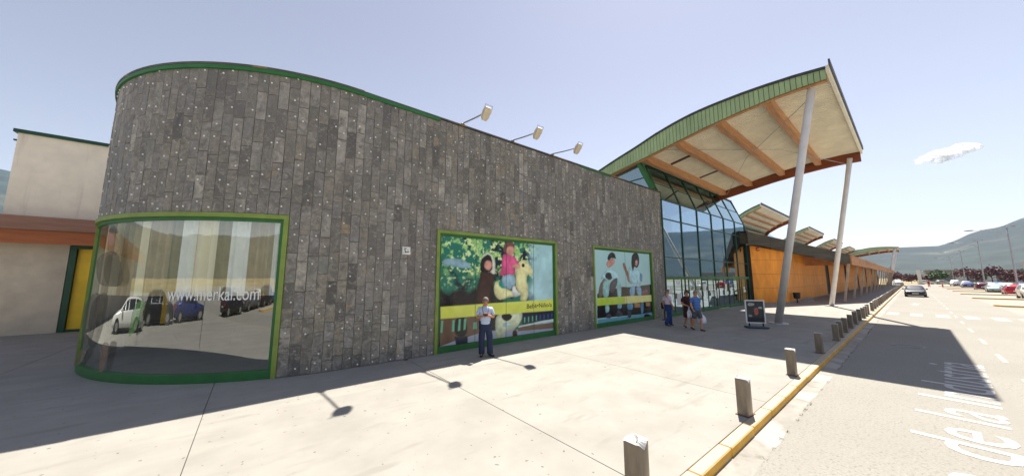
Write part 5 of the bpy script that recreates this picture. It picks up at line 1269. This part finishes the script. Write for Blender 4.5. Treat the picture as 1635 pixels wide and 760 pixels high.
    if cfg.get('glasses'):
        for s in (-1, 1):
            e_ = hd + up * .012 + fwd * .094 + sd * s * .033
            MB().loft([[e_ + fwd * z_ + (sd * math.cos(2*math.pi*k/10) * .027 + up * math.sin(2*math.pi*k/10) * .020) for k in range(10)] for z_ in (0, .006)]).build('sunglass_lens', M_cdark, root)
    return root
def base_pose():
    F = Vector((0, -1, 0))
    return dict(pelvis=(0, 0, .94), chest=(0, .0, 1.31), neck=(0, .01, 1.485), head=(0, -.015, 1.615), face=F, fwd=F, yf=F,
        sh_l=(.175, .01, 1.40), sh_r=(-.175, .01, 1.40), el_l=(.235, .04, 1.12), el_r=(-.235, .04, 1.12), wr_l=(.25, -.05, .88), wr_r=(-.25, -.05, .88),
        hand_l=(.25, -.08, .78), hand_r=(-.25, -.08, .78), palm_l=(-1, 0, 0), palm_r=(1, 0, 0),
        hip_l=(.095, 0, .90), hip_r=(-.095, 0, .90), kn_l=(.105, -.02, .50), kn_r=(-.105, -.02, .50), an_l=(.11, .02, .085), an_r=(-.11, .02, .085), toe_l=(.14, -.15, .03), toe_r=(-.14, -.15, .03))
M_wshirt = mat('shirt_white_blue', lin(186, 200, 224), .8, var=.05, scale=6); M_navyt = mat('trousers_navy', lin(36, 46, 74), .85, var=.1, scale=8)
M_blacks = mat('shoe_black', (.012, .012, .014), .5); M_greyhair = mat('hair_grey', lin(120, 112, 106), .8, var=.15, scale=20); M_brownhair = mat('hair_brown', lin(74, 44, 32), .7, var=.15, scale=20)
M_jeanst = mat('jeans_blue', lin(34, 62, 118), .85, var=.12, scale=8); M_pinksh = mat('shirt_pale_pink', lin(214, 196, 214), .8, var=.05, scale=6)
M_dressm = mat('dress_dark_red', lin(58, 20, 26), .8, var=.15, scale=9); M_camo = mat('shorts_camouflage', lin(96, 104, 112), .85, var=.5, scale=9, col2=lin(44, 48, 52))
M_stripe = mat('tee_striped', lin(84, 130, 196), .85, var=.04)
_nt = M_stripe.node_tree; _p = _nt.nodes['Principled BSDF']; _src = _p.inputs['Base Color'].links[0].from_socket
_tc = _nt.nodes.new('ShaderNodeTexCoord'); _sx = _nt.nodes.new('ShaderNodeSeparateXYZ'); _mt = _nt.nodes.new('ShaderNodeMath'); _mt.operation = 'MULTIPLY'; _mt.inputs[1].default_value = 15.0
_fr = _nt.nodes.new('ShaderNodeMath'); _fr.operation = 'FRACT'; _gt = _nt.nodes.new('ShaderNodeMath'); _gt.operation = 'GREATER_THAN'; _gt.inputs[1].default_value = .68
_mx = _nt.nodes.new('ShaderNodeMix'); _mx.data_type = 'RGBA'; _mx.inputs['B'].default_value = (*lin(40, 62, 110), 1)
_nt.links.new(_tc.outputs['Object'], _sx.inputs[0]); _nt.links.new(_sx.outputs['Z'], _mt.inputs[0]); _nt.links.new(_mt.outputs[0], _fr.inputs[0]); _nt.links.new(_fr.outputs[0], _gt.inputs[0])
_nt.links.new(_gt.outputs[0], _mx.inputs['Factor']); _nt.links.new(_src, _mx.inputs['A']); _nt.links.new(_mx.outputs['Result'], _p.inputs['Base Color'])

# man by the children's poster, hands together at his chest
J = base_pose()
J.update(el_l=(.25, .02, 1.13), el_r=(-.25, .02, 1.13), wr_l=(.075, -.22, 1.22), wr_r=(-.085, -.20, 1.19), hand_l=(.0, -.25, 1.26), hand_r=(0, -.25, 1.22), palm_l=(-.5, .6, -.2), palm_r=(.5, .6, -.2),
         head=(.0, -.035, 1.61), face=Vector((.1, -.93, -.35)).normalized(), an_l=(.15, .0, .085), kn_l=(.135, -.03, .50), toe_l=(.25, -.13, .03), an_r=(-.10, .02, .085), toe_r=(-.12, -.15, .03))
person('man in white shirt and navy trousers standing before the poster, hands at chest', (5.52, 8.16, GZ), R(-32), J, dict(shirt=M_wshirt, trousers=M_navyt, shoes=M_blacks, hair=M_greyhair, belt=M_blacks, bulk=1.12, belly=.03, leg_w=1.25))
cm = thing('hand_camera', 'small brown leather-cased camera held at the standing man\'s chest', 'camera', (5.52, 8.16, GZ), R(-32))
MB().cham(-.075, .065, -.345, -.265, 1.20, 1.30, .02).build('case', mat('brown_leather', lin(120, 72, 40), .6), cm); MB().tube([(-.005, -.34, 1.25), (-.005, -.39, 1.25)], .032, 12).build('lens', M_blacks, cm)
MB().tube([(-.07, -.29, 1.29), (-.10, -.16, 1.42), (-.055, -.03, 1.515), (0, .07, 1.525), (.055, -.03, 1.515), (.10, -.16, 1.42), (.06, -.29, 1.29)], .008, 6).build('strap', M_blacks, cm)
# man walking away in a pale shirt and jeans
J = base_pose()
J.update(kn_l=(.09, -.16, .52), an_l=(.10, -.16, .10), toe_l=(.11, -.32, .035), hip_l=(.095, -.01, .90), kn_r=(-.09, .03, .49), an_r=(-.10, .22, .14), toe_r=(-.10, .08, .035), el_l=(.25, .08, 1.13), wr_l=(.24, .04, .88), hand_l=(.24, .0, .78), el_r=(-.25, .02, 1.12), wr_r=(-.25, -.10, .90), hand_r=(-.25, -.15, .8))
person('man in pale pink shirt and blue jeans walking away along the slate wall', (15.72, 7.55, GZ), R(62), J, dict(shirt=M_pinksh, trousers=M_jeanst, shoes=M_blacks, hair=M_greyhair, belt=M_blacks, bulk=1.14, leg_w=1.2))
# woman in a dark red dress with a white bag
J = base_pose()
J.update(kn_l=(.085, -.13, .49), an_l=(.07, -.14, .09), toe_l=(.075, -.29, .035), kn_r=(-.08, .0, .47), an_r=(-.075, .18, .13), toe_r=(-.08, .04, .035), el_r=(-.235, .02, 1.12), wr_r=(-.13, -.20, 1.05), hand_r=(-.06, -.25, 1.03), palm_r=(0, 0, -1))
person('woman in dark red dress and sunglasses walking with a white bag', (15.75, 6.68, GZ), R(-38), J, dict(kind='dress', shirt=M_dressm, trousers=M_dressm, shoes=M_blacks, hair=M_brownhair, hair_len=.10, glasses=True, bulk=.95))
# man in a striped tee-shirt carrying a bag
J = base_pose()
J.update(kn_l=(.10, -.14, .50), an_l=(.10, -.13, .09), toe_l=(.12, -.29, .035), kn_r=(-.10, .0, .48), an_r=(-.10, .20, .14), toe_r=(-.11, .06, .035), el_l=(.26, .08, 1.14), wr_l=(.30, .10, .90), hand_l=(.31, .09, .80), el_r=(-.26, -.03, 1.14), wr_r=(-.30, -.18, .95), hand_r=(-.31, -.26, .88),
         face=Vector((-.55, -.83, 0)).normalized())
person('man in blue striped tee-shirt and camouflage shorts carrying a carrier bag', (15.40, 6.16, GZ), R(-30), J, dict(shirt=M_stripe, trousers=M_camo, legname='shorts', leg_end=.5, leg_w=1.12, shoes=M_blacks, hair=M_greyhair, bulk=1.1, belly=.03, waist=.0))
# far pedestrian in red
J = base_pose(); J.update(kn_l=(.1, -.1, .5), an_l=(.1, -.1, .09), toe_l=(.1, -.24, .03))
M_redc = mat('clothes_red', lin(170, 40, 36), .8, var=.1)
person('distant person in red beside the far road', (138, -2.4, 0), R(-80), J, dict(shirt=M_redc, trousers=M_redc, shoes=M_blacks, hair=M_brownhair))

# carrier bags
M_bag = mat('plastic_bag', lin(222, 226, 236), .45, var=.06, scale=10, bump=.5, bscale=12)
def bag(label, hand, w, d, h, rz, m):
    root = thing('carrier_bag', label, 'bag', (hand[0], hand[1], hand[2]), rz, 'carrier bags')
    rnd = random.Random(int(h * 1000)); rings = []
    for t, k in ((0, .80), (.06, .98), (.3, 1.05), (.6, 1.0), (.85, .78), (1.0, .5)):
        rings.append([(w * k * (1 if t < .8 else .9) * math.copysign(abs(math.cos(a)) ** .6, math.cos(a)) * (1 + rnd.uniform(-.07, .07)), d * k * math.copysign(abs(math.sin(a)) ** .6, math.sin(a)) * (1 + rnd.uniform(-.12, .12)), -.14 - h + h * t) for a in [2 * math.pi * q / 16 for q in range(16)]])
    MB().loft(rings).build('bag', m, root, True)
    for s in (-1, 1): MB().tube([(-w * .35, s * d * .3, -.15), (-w * .18, s * .012, -.03), (0, s * .006, .0), (w * .18, s * .012, -.03), (w * .35, s * d * .3, -.15)], .007, 5).build('handle', m, root)
def hand_pos(loc, rz, h):
    c, s = math.cos(rz), math.sin(rz); return (loc[0] + c * h[0] - s * h[1], loc[1] + s * h[0] + c * h[1], loc[2] + h[2])
bag('white shopping bag carried low by the man in camouflage shorts', hand_pos((15.40, 6.16, GZ), R(-30), (.315, .09, .80)), .19, .10, .36, R(-30), M_bag)
bag('white plastic bag hanging from the hand of the woman in dark red', hand_pos((15.75, 6.68, GZ), R(-38), (-.06, -.255, 1.00)), .13, .08, .34, R(10), M_bag)

# ================================================================== CLOUD AND HAZE
cl = MB(); rnd = random.Random(5)
cd = 3300.0
cdir = Vector((math.cos(R(-3.6)) * math.cos(R(12.9)), math.sin(R(-3.6)) * math.cos(R(12.9)), math.sin(R(12.9))))
cen = CAM + cdir * cd; sdv = Vector((-math.sin(R(-3.6)), math.cos(R(-3.6)), 0))
bm = bmesh.new()
for (u, w, r_) in ((130, -10, 22), (95, 2, 30), (60, 8, 38), (25, 10, 44), (-15, 8, 44), (-50, 16, 46), (-85, 14, 40), (-115, 8, 26), (30, -18, 32), (55, -34, 22), (-5, -14, 34), (-45, -4, 34), (-80, 0, 28)):
    geo = bmesh.ops.create_icosphere(bm, subdivisions=3, radius=1.0)
    for v in geo['verts']:
        n_ = 1 + .30 * (vnoise(v.co.x * 3 + u, v.co.y * 3 + v.co.z * 2.7 + w) - .5) + .2 * (vnoise(v.co.x * 7 + u, v.co.z * 7 + w) - .5)
        c_ = v.co * n_
        v.co = sdv * (u * .82 + c_.x * r_ * 1.15) + Vector((c_.y * r_ * .8, 0, 0)) + Vector((0, 0, w * 1.0 + c_.z * r_ * .72))
cme = bpy.data.meshes.new('cloud'); bm.to_mesh(cme); bm.free()
for p in cme.polygons: p.use_smooth = True
mc = bpy.data.materials.new('cloud_vapour'); mc.use_nodes = True; nt = mc.node_tree; nt.nodes.clear()
oo = nt.nodes.new('ShaderNodeOutputMaterial'); d_ = nt.nodes.new('ShaderNodeBsdfDiffuse'); t_ = nt.nodes.new('ShaderNodeBsdfTranslucent'); tr_ = nt.nodes.new('ShaderNodeBsdfTransparent')
for q in (d_, t_): q.inputs['Color'].default_value = (.97, .97, .97, 1)
m1 = nt.nodes.new('ShaderNodeMixShader'); m1.inputs[0].default_value = .6; nt.links.new(d_.outputs[0], m1.inputs[1]); nt.links.new(t_.outputs[0], m1.inputs[2])
tc = nt.nodes.new('ShaderNodeTexCoord'); nz = nt.nodes.new('ShaderNodeTexNoise'); nz.inputs['Scale'].default_value = .03; nz.inputs['Detail'].default_value = 9; nz.inputs['Roughness'].default_value = .7
mr = nt.nodes.new('ShaderNodeMapRange'); mr.inputs['From Min'].default_value = .42; mr.inputs['From Max'].default_value = .66
nt.links.new(tc.outputs['Object'], nz.inputs['Vector']); nt.links.new(nz.outputs['Fac'], mr.inputs['Value'])
m2 = nt.nodes.new('ShaderNodeMixShader'); nt.links.new(mr.outputs[0], m2.inputs[0]); nt.links.new(tr_.outputs[0], m2.inputs[1]); nt.links.new(m1.outputs[0], m2.inputs[2]); nt.links.new(m2.outputs[0], oo.inputs['Surface'])
cme.materials.append(mc)
co = link('cloud', cme); co.location = cen; tag(co, 'small white cloud in the sky above the hills at right', 'cloud')

hz = MB().box(-4600, 4600, -4600, 4600, -8, 640).build('haze', None); stuff(hz)
mh = bpy.data.materials.new('haze_air'); mh.use_nodes = True; nt = mh.node_tree; nt.nodes.clear()
oo = nt.nodes.new('ShaderNodeOutputMaterial'); pv_ = nt.nodes.new('ShaderNodeVolumePrincipled'); pv_.inputs['Color'].default_value = (.40, .64, 1.0, 1); pv_.inputs['Density'].default_value = 0.00006; pv_.inputs['Anisotropy'].default_value = 0.0
nt.links.new(pv_.outputs[0], oo.inputs['Volume']); hz.data.materials.append(mh)
